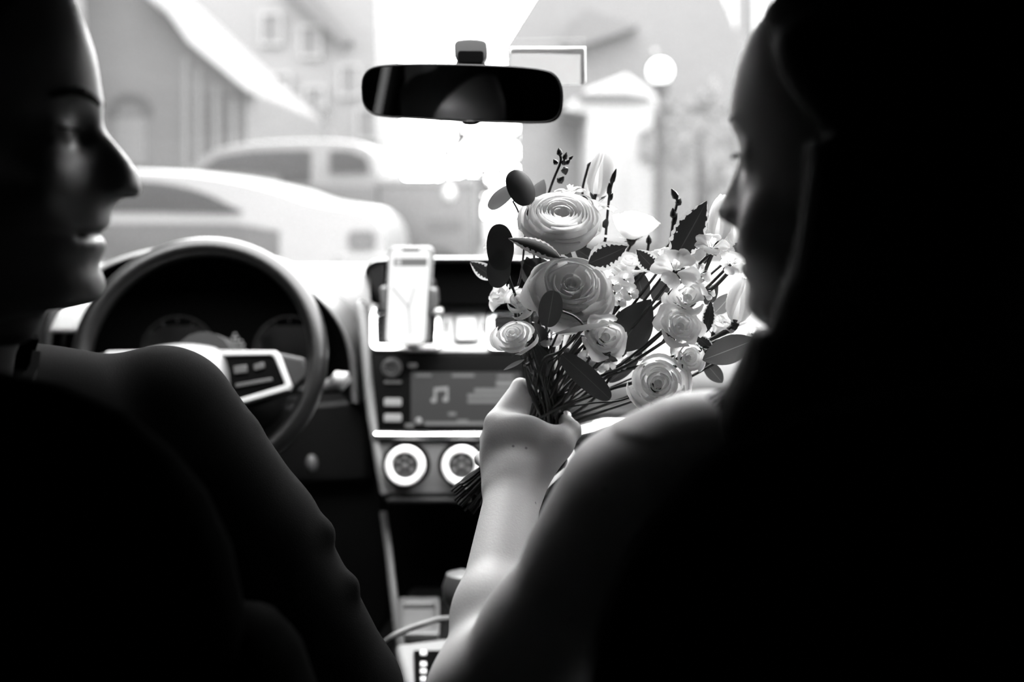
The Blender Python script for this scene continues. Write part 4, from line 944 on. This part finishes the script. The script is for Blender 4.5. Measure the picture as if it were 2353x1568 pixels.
# ================================================================ the bouquet
Tg = W(1256, 956, 1.0); Bg = W(1100, 1112, 1.012)
bq = thing('bouquet', 'bridal bouquet of pale roses, ranunculus and eucalyptus leaves held in the woman\'s hand', 'bouquet', Bg)
def petal_mat(name, v, tr):
    m = mat(name, v, .6, .25, noise=.05, nscale=60, bump=.12, bscale=260, transl=tr); return m
M_pet = petal_mat('petal_cream', .94, .66); M_petw = petal_mat('petal_white', .96, .66); M_petd = petal_mat('petal_blush', .78, .58)
M_stem = mat('flower_stem', .035, .5, .4, noise=.3, nscale=60); M_calyx = mat('calyx', .06, .6, .3, noise=.2, transl=.15)
M_euc = mat('eucalyptus_leaf', .04, .6, .3, noise=.15, nscale=40, transl=.03); M_eucl = mat('pale_leaf', .16, .55, .3, noise=.12, nscale=40, transl=.4)
def leaf_mat(name, dark, pale, edge):
    m = bpy.data.materials.new(name); m.use_nodes = True; t = m.node_tree; L = t.links.new; p = t.nodes['Principled BSDF']; out = t.nodes['Material Output']
    at = t.nodes.new('ShaderNodeAttribute'); at.attribute_name = 'leaf'; sx = t.nodes.new('ShaderNodeSeparateXYZ'); L(at.outputs['Vector'], sx.inputs[0])
    n = t.nodes.new('ShaderNodeTexNoise'); n.inputs['Scale'].default_value = 7; n.inputs['Detail'].default_value = 3; L(at.outputs['Vector'], n.inputs['Vector'])
    ab = t.nodes.new('ShaderNodeMath'); ab.operation = 'ABSOLUTE'; L(sx.outputs[0], ab.inputs[0])
    # teeth: the dark field ends in points along the side veins
    w = t.nodes.new('ShaderNodeMath'); w.operation = 'PINGPONG'; w.inputs[1].default_value = .055; L(sx.outputs[1], w.inputs[0])
    s1 = t.nodes.new('ShaderNodeMath'); s1.operation = 'MULTIPLY_ADD'; s1.inputs[1].default_value = 3.0; L(w.outputs[0], s1.inputs[0]); L(ab.outputs[0], s1.inputs[2])
    s2 = t.nodes.new('ShaderNodeMath'); s2.operation = 'MULTIPLY_ADD'; s2.inputs[1].default_value = .55; L(n.outputs[0], s2.inputs[0]); L(s1.outputs[0], s2.inputs[2])
    r = t.nodes.new('ShaderNodeMapRange'); r.inputs[1].default_value = edge; r.inputs[2].default_value = edge + .03; L(s2.outputs[0], r.inputs[0])
    vn = t.nodes.new('ShaderNodeMath'); vn.operation = 'LESS_THAN'; vn.inputs[1].default_value = .03; L(ab.outputs[0], vn.inputs[0])
    mxv = t.nodes.new('ShaderNodeMapRange'); mxv.inputs[3].default_value = dark; mxv.inputs[4].default_value = dark*2.6; L(vn.outputs[0], mxv.inputs[0])
    mx = t.nodes.new('ShaderNodeMix'); mx.data_type = 'FLOAT'; L(r.outputs[0], mx.inputs[0]); L(mxv.outputs[0], mx.inputs[2]); mx.inputs[3].default_value = pale
    cc = t.nodes.new('ShaderNodeCombineColor')
    for i in range(3): L(mx.outputs[0], cc.inputs[i])
    L(cc.outputs[0], p.inputs['Base Color']); p.inputs['Roughness'].default_value = .55; p.inputs['Specular IOR Level'].default_value = .3
    tb = t.nodes.new('ShaderNodeBsdfTranslucent'); L(cc.outputs[0], tb.inputs[0]); ms = t.nodes.new('ShaderNodeMixShader'); ms.inputs[0].default_value = .35
    L(p.outputs[0], ms.inputs[1]); L(tb.outputs[0], ms.inputs[2]); L(ms.outputs[0], out.inputs[0])
    return m
M_var = leaf_mat('variegated_leaf', .018, .62, 1.02); M_ser = leaf_mat('serrated_leaf', .014, .55, 1.16); M_veined = leaf_mat('veined_leaf', .11, .3, 9.); M_dark = leaf_mat('dark_leaf', .028, .3, 9.)

def fr(axis):
    A = Vector(axis).normalized(); X = A.cross(Vector((0, 1, 0))); X = X.normalized() if X.length > .1 else A.orthogonal().normalized()
    return A, X, A.cross(X).normalized()
def petal(fl, C, ax, R, phi, prof, w, m, ruf=.0, fq=3., rnd=.25, curl=0., nu=9, nv=8, name='petal', seed=None):
    A, X, Y = ax; ph = rng.uniform(0, 6.3); ph2 = rng.uniform(0, 6.3); pr = catmull([np.array(q) for q in prof], 4); rows = []
    for i in range(nv):
        v = i/(nv-1); row = []
        for j in range(nu):
            u = -1 + 2*j/(nu-1); ve = v*(1 - rnd*abs(u)**2.6*v); x = ve*(len(pr)-1); k = min(int(x), len(pr)-2); q = pr[k]*(1-(x-k)) + pr[k+1]*(x-k)
            ww = w*(.45 + .55*min(1, ve*1.6)); th = phi + u*ww
            r = q[0] + curl*u*u*ve**3 + ruf*math.sin(fq*u + ph)*ve**2; h = q[1] + ruf*math.cos(fq*1.3*u + ph2)*ve**2*.8 - curl*.5*u*u*ve**3
            row.append(C + (A*h + (X*math.cos(th) + Y*math.sin(th))*max(r, .004))*R)
        rows.append(row)
    return MB().grid(rows).build(name, m, fl, recalc=False, angle=0)
BASES = []
def calyx(name, C, ax, R, hb, rb=.2, m=None):
    A, X, Y = ax; mb = MB().lathe(C, A, [(R*.05, R*(hb - .30)), (R*rb*.7, R*(hb - .20)), (R*rb, R*(hb - .02)), (R*rb*.8, R*(hb + .12)), (R*.03, R*(hb + .14))], 12)
    for k in range(5):
        a = 2*math.pi*k/5 + 1; d = X*math.cos(a) + Y*math.sin(a); s = A.cross(d)
        b = C + A*R*(hb - .08) + d*R*rb*.8; t = b + d*R*.42 + A*R*rng.uniform(-.12, .25)
        mb.add([b - s*R*.10, b + s*R*.10, b + (t-b)*.55 + s*R*.09, t, b + (t-b)*.55 - s*R*.09], [(0, 1, 2, 3, 4)])
    o = mb.build(name, m or M_calyx, bq); BASES.append(C + A*R*(hb - .26)); return o
def open_rose(px, py, Y, Rpx, axis, m):
    C = W(px, py, Y); R = Rpx/FPX*Y; ax = fr(axis); fl = calyx('rose', C, ax, R, -.66)
    for i in range(7):           # tight heart
        rt = .07 + .035*i; petal(fl, C, ax, R, i*2.4, [(.03, -.5), (rt*.9, -.25), (rt, .05), (rt*.98, .12 + .012*i), (rt*1.03, .16 + .012*i)], 1.5 - .06*i, m, ruf=.02, rnd=.12, curl=.02)
    for i in range(8):           # cup around it
        rt = .40 + .035*i; petal(fl, C, ax, R, i*2.4 + .6, [(.05, -.66), (rt*.75, -.42), (rt*1.0, -.05), (rt*.98, .18), (rt*1.0 + .02, .26 - .012*i), (rt*1.12, .24 - .02*i)], 1.0, m, ruf=.035, fq=3.4, rnd=.14, curl=.06, nu=11)
    for i in range(12):          # wide outer petals, lips rolled back
        q = i/11; rt = .74 + .20*q; petal(fl, C, ax, R, i*2.4 + 1.1, [(.06, -.70), (rt*.62, -.56), (rt*.95, -.25), (rt*1.02, .0 - .14*q), (rt*1.10, .02 - .24*q), (rt*1.2, -.08 - .34*q)], .72, m, ruf=.05, fq=3.0, rnd=.17 + .1*q, curl=.10, nu=11)
    return fl
def rose(px, py, Y, Rpx, axis, n=18, m=None, name='rose', opened=1., pitch=0.):
    C = W(px, py, Y); R = Rpx/FPX*Y; ax = fr(axis); m = m or M_pet; fl = calyx(name, C, ax, R, -.62)
    MB().ball(C + ax[0]*R*.02, (R*.13, R*.13, R*.13), 10, 7).build('flower_heart', m, fl)
    for i in range(n):
        q = i/(n-1); rt = (.13 + .80*q**1.15)*(.75 + .25*opened); ht = .34 - (.30*q**2)*opened
        if i == n-1 or i == n-2: rt *= 1.05
        prof = [(.05, -.66), (rt*.62, -.48), (rt*.96, -.1), (rt*.98, ht*.7), (rt*.95 + .02*q, ht), (rt*.98 + .13*q, ht - .01 - .07*q)]
        petal(fl, C, ax, R, i*2.4 + rng.uniform(-.15, .15), prof, 1.35 - .62*q, m, ruf=.012 + .03*q, fq=2.6, rnd=.10 + .10*q, curl=.05*q)
    return fl
def ranunculus(px, py, Y, Rpx, axis, n=27):
    C = W(px, py, Y); R = Rpx/FPX*Y; ax = fr(axis); fl = calyx('ranunculus', C, ax, R, -.68)
    MB().ball(C - ax[0]*R*.12, R*.13, 10, 7).build('flower_eye', mat('flower_eye', .10, .7, .2), fl)
    for i in range(n):
        q = i/(n-1); rt = .17 + .83*q**.9; ht = .20 + .10*math.sin(q*2.6) - .26*q**3
        prof = [(.06, -.7), (rt*.72, -.50), (rt*1.0, -.16), (rt*1.02, ht*.6), (rt*.97, ht), (rt*.93 + .03*q, ht + .035 - .03*q)]
        petal(fl, C, ax, R, i*2.4 + rng.uniform(-.3, .3), prof, 1.55 - .70*q, M_petw if q < .6 else M_pet, ruf=.012 + .022*q, fq=2.6, rnd=.13, curl=-.01 + .04*q, nu=11)
    return fl
def lisianthus(px, py, Y, Rpx, axis, n=12, m=None, name='lisianthus'):
    C = W(px, py, Y); R = Rpx/FPX*Y; ax = fr(axis); m = m or M_pet; fl = calyx(name, C, ax, R, -.75)
    MB().ball(C - ax[0]*R*.02, (R*.20, R*.20, R*.20), 10, 7).build('flower_heart', m, fl)
    for i in range(n):
        q = i/(n-1); rt = .22 + .68*q; ht = .35 - .30*q
        prof = [(.05, -.78), (rt*.5, -.5), (rt*.9, -.05), (rt*.98, ht*.7), (rt*1.08, ht), (rt*1.22 + .05*q, ht - .04)]
        petal(fl, C, ax, R, i*2.4 + rng.uniform(-.3, .3), prof, 1.05 - .25*q, m, ruf=.04 + .05*q, fq=4.2, rnd=.16, curl=.04)
    return fl
def stock(px, py, Y, Rpx, axis, m=None, n=8, inner=5, name='stock_floret'):
    C = W(px, py, Y); R = Rpx/FPX*Y; ax = fr(axis); m = m or M_petw; fl = calyx(name, C, ax, R, -.38, .13)
    a0 = rng.uniform(0, 6)
    for i in range(n):
        lift = .10*(i % 2); prof = [(.04, -.40), (.16, -.20), (.45, .02 + lift), (.78, .08 + lift), (1.0, .0 + lift)]
        petal(fl, C, ax, R*rng.uniform(.85, 1.08), a0 + i*2*math.pi/n*(1 if n > 5 else 1) + (i % 2)*.2, prof, .46*8/n**.95, m, ruf=.05, fq=3.5, rnd=.30, nu=7, nv=7)
    for i in range(inner):
        prof = [(.03, -.2), (.10, .05), (.20, .28), (.24, .44)]
        petal(fl, C, ax, R*rng.uniform(.7, 1.0), a0 + i*2.4, prof, .55, m, ruf=.04, rnd=.3, nu=5, nv=6)
    return fl
def closed(px, py, Y, Rpx, axis, L, m=None, n=6, name='lisianthus_bud', fat=.42):
    C = W(px, py, Y); R = Rpx/FPX*Y; ax = fr(axis); m = m or M_petw; fl = calyx(name, C, ax, R, -.9, .16)
    for i in range(n):
        q = i/(n-1); f = fat*(.75 + .25*q)
        prof = [(.05, -.95), (f*.8, -.60), (f*1.05, -.1), (f*.9, .45*L), (f*.55, .85*L), (f*.28, 1.0*L - .1*q)]
        petal(fl, C, ax, R, i*2.2, prof, 1.05, m, ruf=.03, rnd=.22)
    return fl
def leaf(base, tip, Yb, Yt, hw, m, shape='ovate', tilt=0., cup=.15, bend=.06, name='leaf', n=25, nu=11, teeth=0.):
    b = W(*base, Yb); t = W(*tip, Yt); ln = t - b; L = ln.length; d = ln/L; vw = ((b+t)/2 - CAM).normalized()
    sd = d.cross(vw).normalized(); nm = sd.cross(d).normalized(); q = Matrix.Rotation(tilt, 3, d); sd = q @ sd; nm = q @ nm
    wv = hw/FPX*(Yb+Yt)/2; rows = []; at = []
    for i in range(n):
        v = i/(n-1) if shape != 'round' else (1 - math.cos(math.pi*i/(n-1)))/2
        if shape == 'round': f = math.sqrt(max(0, 1 - (2*v-1)**2))**.85
        elif shape == 'ovate': f = (math.sin(math.pi*v**.80))**.85
        else: f = (math.sin(math.pi*v))**.75
        f = max(f, .02); te = 1 + (teeth*((i % 2)*2-1) if 0 < i < n-1 else 0); row = []
        for j in range(nu):
            u = -1 + 2*j/(nu-1)
            row.append(b + d*(L*v) + sd*(u*wv*f*(te if abs(u) > .9 else 1)) + nm*(cup*wv*u*u*f - bend*L*math.sin(math.pi*v))); at.append((u, v, 0))
        rows.append(row)
    mb = MB().grid(rows); o = mb.build(name, m, bq, recalc=False, angle=0)
    a = o.data.attributes.new('leaf', 'FLOAT_VECTOR', 'POINT'); a.data.foreach_set('vector', np.array(at, np.float32).ravel())
    return o
# --- flowers
ranunculus(1288, 505, .950, 97, (.04, -.62, .78))
open_rose(1312, 660, .930, 100, (.05, -.76, .64), M_petd)
rose(1180, 775, .935, 57, (-.22, -.62, .75), 15)
rose(1512, 882, .895, 76, (-.05, -.93, .34), 18, M_petw)
rose(1582, 822, .905, 45, (.25, -.88, .30), 14, M_petw)
lisianthus(1392, 775, .895, 55, (.22, -.86, .42), 12)
lisianthus(1562, 752, .905, 58, (.25, -.78, .52), 14, M_petw)
stock(1553, 618, .915, 56, (-.05, -.88, .48), M_pet, 9, 6)
lisianthus(1580, 685, .925, 52, (.0, -.75, .62), 9, M_pet)
stock(1636, 563, .930, 42, (.05, -.62, .78), M_petw, 8, 5)
stock(1682, 606, .925, 34, (.25, -.85, .40), M_petw, 7, 4)
stock(1520, 588, .950, 36, (-.3, -.4, .85), M_petw, 7, 3)
stock(1610, 628, .935, 32, (.4, -.75, .5), M_petw, 7, 3)
stock(1625, 668, .94, 26, (.5, -.6, .5), M_petw, 6, 2)
closed(1380, 400, 1.000, 60, (.18, .0, 1), 1., M_petw, fat=.52)
stock(1372, 470, .985, 52, (.35, -.1, .93), M_petw, 7, 3)
stock(1310, 440, .995, 40, (-.1, -.1, 1), M_petw, 7, 4)
rose(1455, 510, 1.02, 62, (.05, -.25, .95), 13, M_petw)
closed(1655, 505, 1.00, 58, (.12, .0, 1), 1., M_petw, fat=.5); closed(1690, 520, 1.01, 50, (-.1, .1, 1), .9, M_petw, fat=.5)
stock(1140, 548, 1.01, 36, (-.72, -.1, .68), M_petw, 8, 3); stock(1215, 490, 1.0, 40, (-.5, .1, .85), M_petw, 7, 3)
lisianthus(1150, 672, .985, 40, (-.75, -.45, .45), 9, M_petw)
rose(1196, 692, .955, 44, (-.35, -.78, .52), 12, M_pet)
rose(1442, 606, .985, 56, (.25, -.45, .86), 13, M_petw)
for x, y, r in ((1410, 652, 24), (1436, 640, 22), (1448, 672, 24), (1424, 690, 20)): stock(x, y, .945, r, (.2, -.8, .5), M_pet, 6, 3)
lisianthus(1655, 742, .965, 40, (.35, -.3, .85), 8, M_petw)
closed(1702, 690, .955, 62, (.18, -.1, 1), .9, M_petw, fat=.55)
for x, y, r in ((1420, 838, 24), (1466, 812, 26), (1376, 836, 28), (1350, 820, 22), (1690, 770, 22), (1730, 765, 24)): stock(x, y, .975, r, (.1, -.7, .6), M_petd if x < 1600 else M_petw, 6, 2)
stock(1265, 775, .985, 34, (-.1, -.7, .5), M_petd, 6, 2)
# --- leaves
leaf((1213, 472), (1182, 390), .955, .965, 34, M_euc, 'round', .5, .25, name='eucalyptus_leaf')
leaf((1222, 470), (1250, 412), .975, .985, 22, M_eucl, 'ovate', -.6, name='eucalyptus_leaf')
leaf((1180, 428), (1124, 480), .985, .975, 19, M_eucl, 'round', .4, name='eucalyptus_leaf')
leaf((1150, 622), (1148, 515), .935, .945, 32, M_euc, 'round', .2, .1, name='eucalyptus_leaf')
leaf((1149, 575), (1143, 662), .937, .945, 28, M_euc, 'round', -.15, .1, name='eucalyptus_leaf')
leaf((1288, 592), (1168, 548), .905, .910, 26, M_var, 'ovate', .75, .3, .10, teeth=.05, name='variegated_leaf')
leaf((1352, 606), (1442, 566), .895, .90, 33, M_var, 'ovate', .2, .1, .05, teeth=.04, name='variegated_leaf', n=19)
leaf((1548, 600), (1624, 462), .935, .95, 37, M_ser, 'ovate', .15, .12, .03, teeth=.05, name='serrated_leaf', n=21)
leaf((1508, 622), (1462, 574), .935, .94, 24, M_var, 'ovate', -.2, .1, name='variegated_leaf')
leaf((1135, 640), (1080, 602), 1.0, 1.0, 19, M_var, 'ovate', .2, name='variegated_leaf')
leaf((1258, 752), (1272, 668), .875, .875, 28, M_dark, 'round', .1, .06, .02, name='eucalyptus_leaf')
leaf((1402, 744), (1266, 770), .865, .870, 17, M_eucl, 'ovate', 1.15, .1, .03, name='eucalyptus_leaf')
leaf((1418, 806), (1496, 688), .945, .955, 48, M_dark, 'ovate', .2, .15, name='leaf')
leaf((1290, 815), (1402, 918), .890, .885, 27, M_dark, 'round', -.2, .1, .03, name='eucalyptus_leaf')
leaf((1614, 828), (1736, 780), .905, .91, 33, M_veined, 'lance', .1, .12, .05, name='leaf')
leaf((1716, 792), (1822, 815), .965, .99, 30, M_veined, 'lance', -.3, .1, name='leaf')
leaf((1622, 765), (1634, 690), .95, .96, 15, M_ser, 'ovate', .3, teeth=.08, name='serrated_leaf')
leaf((1640, 722), (1684, 672), .985, .985, 20, M_veined, 'ovate', .3, name='leaf')
leaf((1598, 772), (1642, 806), .93, .93, 14, M_ser, 'ovate', .2, name='serrated_leaf')
for b, t, h in (((1270, 640), (1196, 600), 30), ((1330, 640), (1262, 590), 26), ((1230, 660), (1210, 590), 24), ((1480, 690), (1462, 610), 22), ((1500, 690), (1540, 640), 20), ((1365, 600), (1320, 570), 18), ((1620, 700), (1650, 650), 16), ((1480, 780), (1430, 740), 26), ((1250, 800), (1225, 740), 22), ((1660, 880), (1610, 820), 18), ((1300, 800), (1330, 860), 18), ((1340, 800), (1420, 830), 20), ((1270, 870), (1232, 790), 18), ((1400, 880), (1480, 800), 18)):
    leaf(b, t, .985, .975, h, M_dark, 'ovate', rng.uniform(-.4, .4), name='leaf')  # filler leaves added to darken the gaps between flowers
leaf((1206, 826), (1157, 851), .935, .93, 5, M_eucl, 'lance', .2, name='sepal')
# --- twigs with dark buds
def twig(pts, Y, buds):
    tw = MB().tube(catmull([W(x, y, Y) for x, y in pts], 4), [.0013]*(4*(len(pts)-1)+1), 6).build('bud_twig', M_stem, bq)
    for (x, y, x2, y2, r) in buds:
        a = W(x, y, Y); b = W(x2, y2, Y); rr = r/FPX*Y
        MB().tube([a, a + (b-a)*.25, a + (b-a)*.6, b], [rr*.35, rr, rr*.85, rr*.15], 8).build('bud', mat('bud_scale', .03, .5, .4, noise=.3, nscale=90), tw)
twig([(1258, 452), (1272, 412), (1288, 372), (1286, 352)], .985, [(1287, 358, 1284, 340, 7), (1296, 368, 1302, 350, 6), (1280, 378, 1272, 366, 6), (1300, 378, 1310, 366, 5), (1308, 366, 1317, 358, 4), (1296, 384, 1300, 402, 9), (1282, 420, 1296, 406, 9), (1290, 372, 1304, 376, 7)])
twig([(1392, 540), (1398, 470), (1404, 430), (1414, 396)], .985, [(1404, 424, 1416, 388, 6), (1400, 450, 1400, 420, 6), (1400, 462, 1408, 444, 5), (1388, 524, 1396, 500, 8)])
twig([(1350, 460), (1338, 440), (1352, 380)], 1.0, [(1350, 384, 1358, 372, 4)])
twig([(1540, 560), (1548, 500), (1556, 462), (1548, 438)], .965, [(1556, 458, 1543, 434, 8), (1556, 472, 1564, 456, 8), (1548, 502, 1546, 478, 8), (1545, 520, 1556, 490, 6)])
twig([(1485, 600), (1491, 556)], .98, [(1491, 562, 1491, 540, 7)])
# --- stems: gathered in the fist, fanning out to every flower
ax_ = (Tg - Bg).normalized(); sx_ = ax_.orthogonal().normalized(); sy_ = ax_.cross(sx_)
tg = list(BASES) + [W(rng.uniform(1205, 1440), rng.uniform(700, 800), rng.uniform(.96, 1.01)) for _k in range(14)] + [W(rng.uniform(1200, 1260), rng.uniform(720, 800), rng.uniform(.97, 1.0)) for _k in range(10)] + [W(x, y, Y) for x, y, Y in ((1265, 450, .985), (1392, 545, .985), (1540, 560, .965), (1152, 590, .945), (1213, 474, .96), (1640, 800, .92), (1292, 818, .9), (1345, 752, .88), (1716, 792, .97), (1545, 605, .94))]
for i, e in enumerate(tg):
    k = i*2.4; rr = .0195*math.sqrt((i + .5)/len(tg)); o = sx_*math.cos(k)*rr + sy_*math.sin(k)*rr
    lo = Bg - ax_*rng.uniform(.006, .028) - o*.9 ; mid = (Tg + Bg)/2 - o*.2; top = Tg + o
    dirn = (e - top); vb = min(1, max(0, 1 - dirn.x/.05)); c1 = top + Vector((-.10, 0, .34))*dirn.length*vb + dirn*(.12*vb + .42*(1-vb)) + o*.5
    pts = [lo, Bg - o*.7, mid, top, c1, e*.45 + c1*.55 + Vector((0, 0, -.004)), e]
    r_ = rng.uniform(.0010, .0017); pp = catmull(pts, 5)
    MB().tube(pp, [r_]*len(pp), 7).build('stem', M_stem, bq)
for pts, r_ in (([(1292, 716, .877), (1320, 728, .88), (1345, 752, .885), (1375, 800, .93)], .0011), ([(1178, 462, .978), (1190, 485, .98), (1200, 520, .985)], .0010), ([(1640, 800, .918), (1618, 798, .93), (1590, 800, .945)], .0012), ([(1590, 800, .95), (1650, 770, .955), (1690, 745, .955)], .0018), ([(1590, 810, .955), (1660, 780, .96), (1716, 790, .965)], .0014), ([(1590, 690, .95), (1640, 660, .94), (1675, 625, .935)], .0020), ([(1580, 660, .945), (1615, 630, .94), (1636, 585, .935)], .0018), ([(1205, 840, .945), (1218, 900, .975), (1245, 960, .985)], .0016)):
    MB().tube(catmull([W(*p) for p in pts], 5), r_, 7).build('stem', M_stem, bq)
# --- ribbon tied round the stems, ends hanging beside the wrist
M_rib = mat('satin_ribbon', .85, .4, .4, noise=.03, transl=.3)
def ribbon(pts, w):
    c = catmull([W(*p) for p in pts], 6); mb = MB(); rows = []
    for i, p in enumerate(c):
        t = Vector(c[min(i+1, len(c)-1)] - c[max(i-1, 0)]).normalized(); s = t.cross(Vector((.3, 1, .1))).normalized()
        rows.append([Vector(p) - s*w, Vector(p), Vector(p) + s*w])
    return mb.grid(rows).build('ribbon', M_rib, bq, recalc=False, angle=0)
ribbon([(1296, 1010, .985), (1310, 1040, .98), (1316, 1065, .985), (1306, 1088, .99)], .0052)
ribbon([(1300, 1080, .99), (1262, 1112, .985), (1243, 1135, .975), (1236, 1160, .975), (1226, 1200, .97), (1216, 1250, .965), (1210, 1290, .96)], .0024)
ribbon([(1290, 1086, .995), (1252, 1120, .99), (1240, 1150, .985), (1232, 1190, .98), (1222, 1240, .975)], .0018)
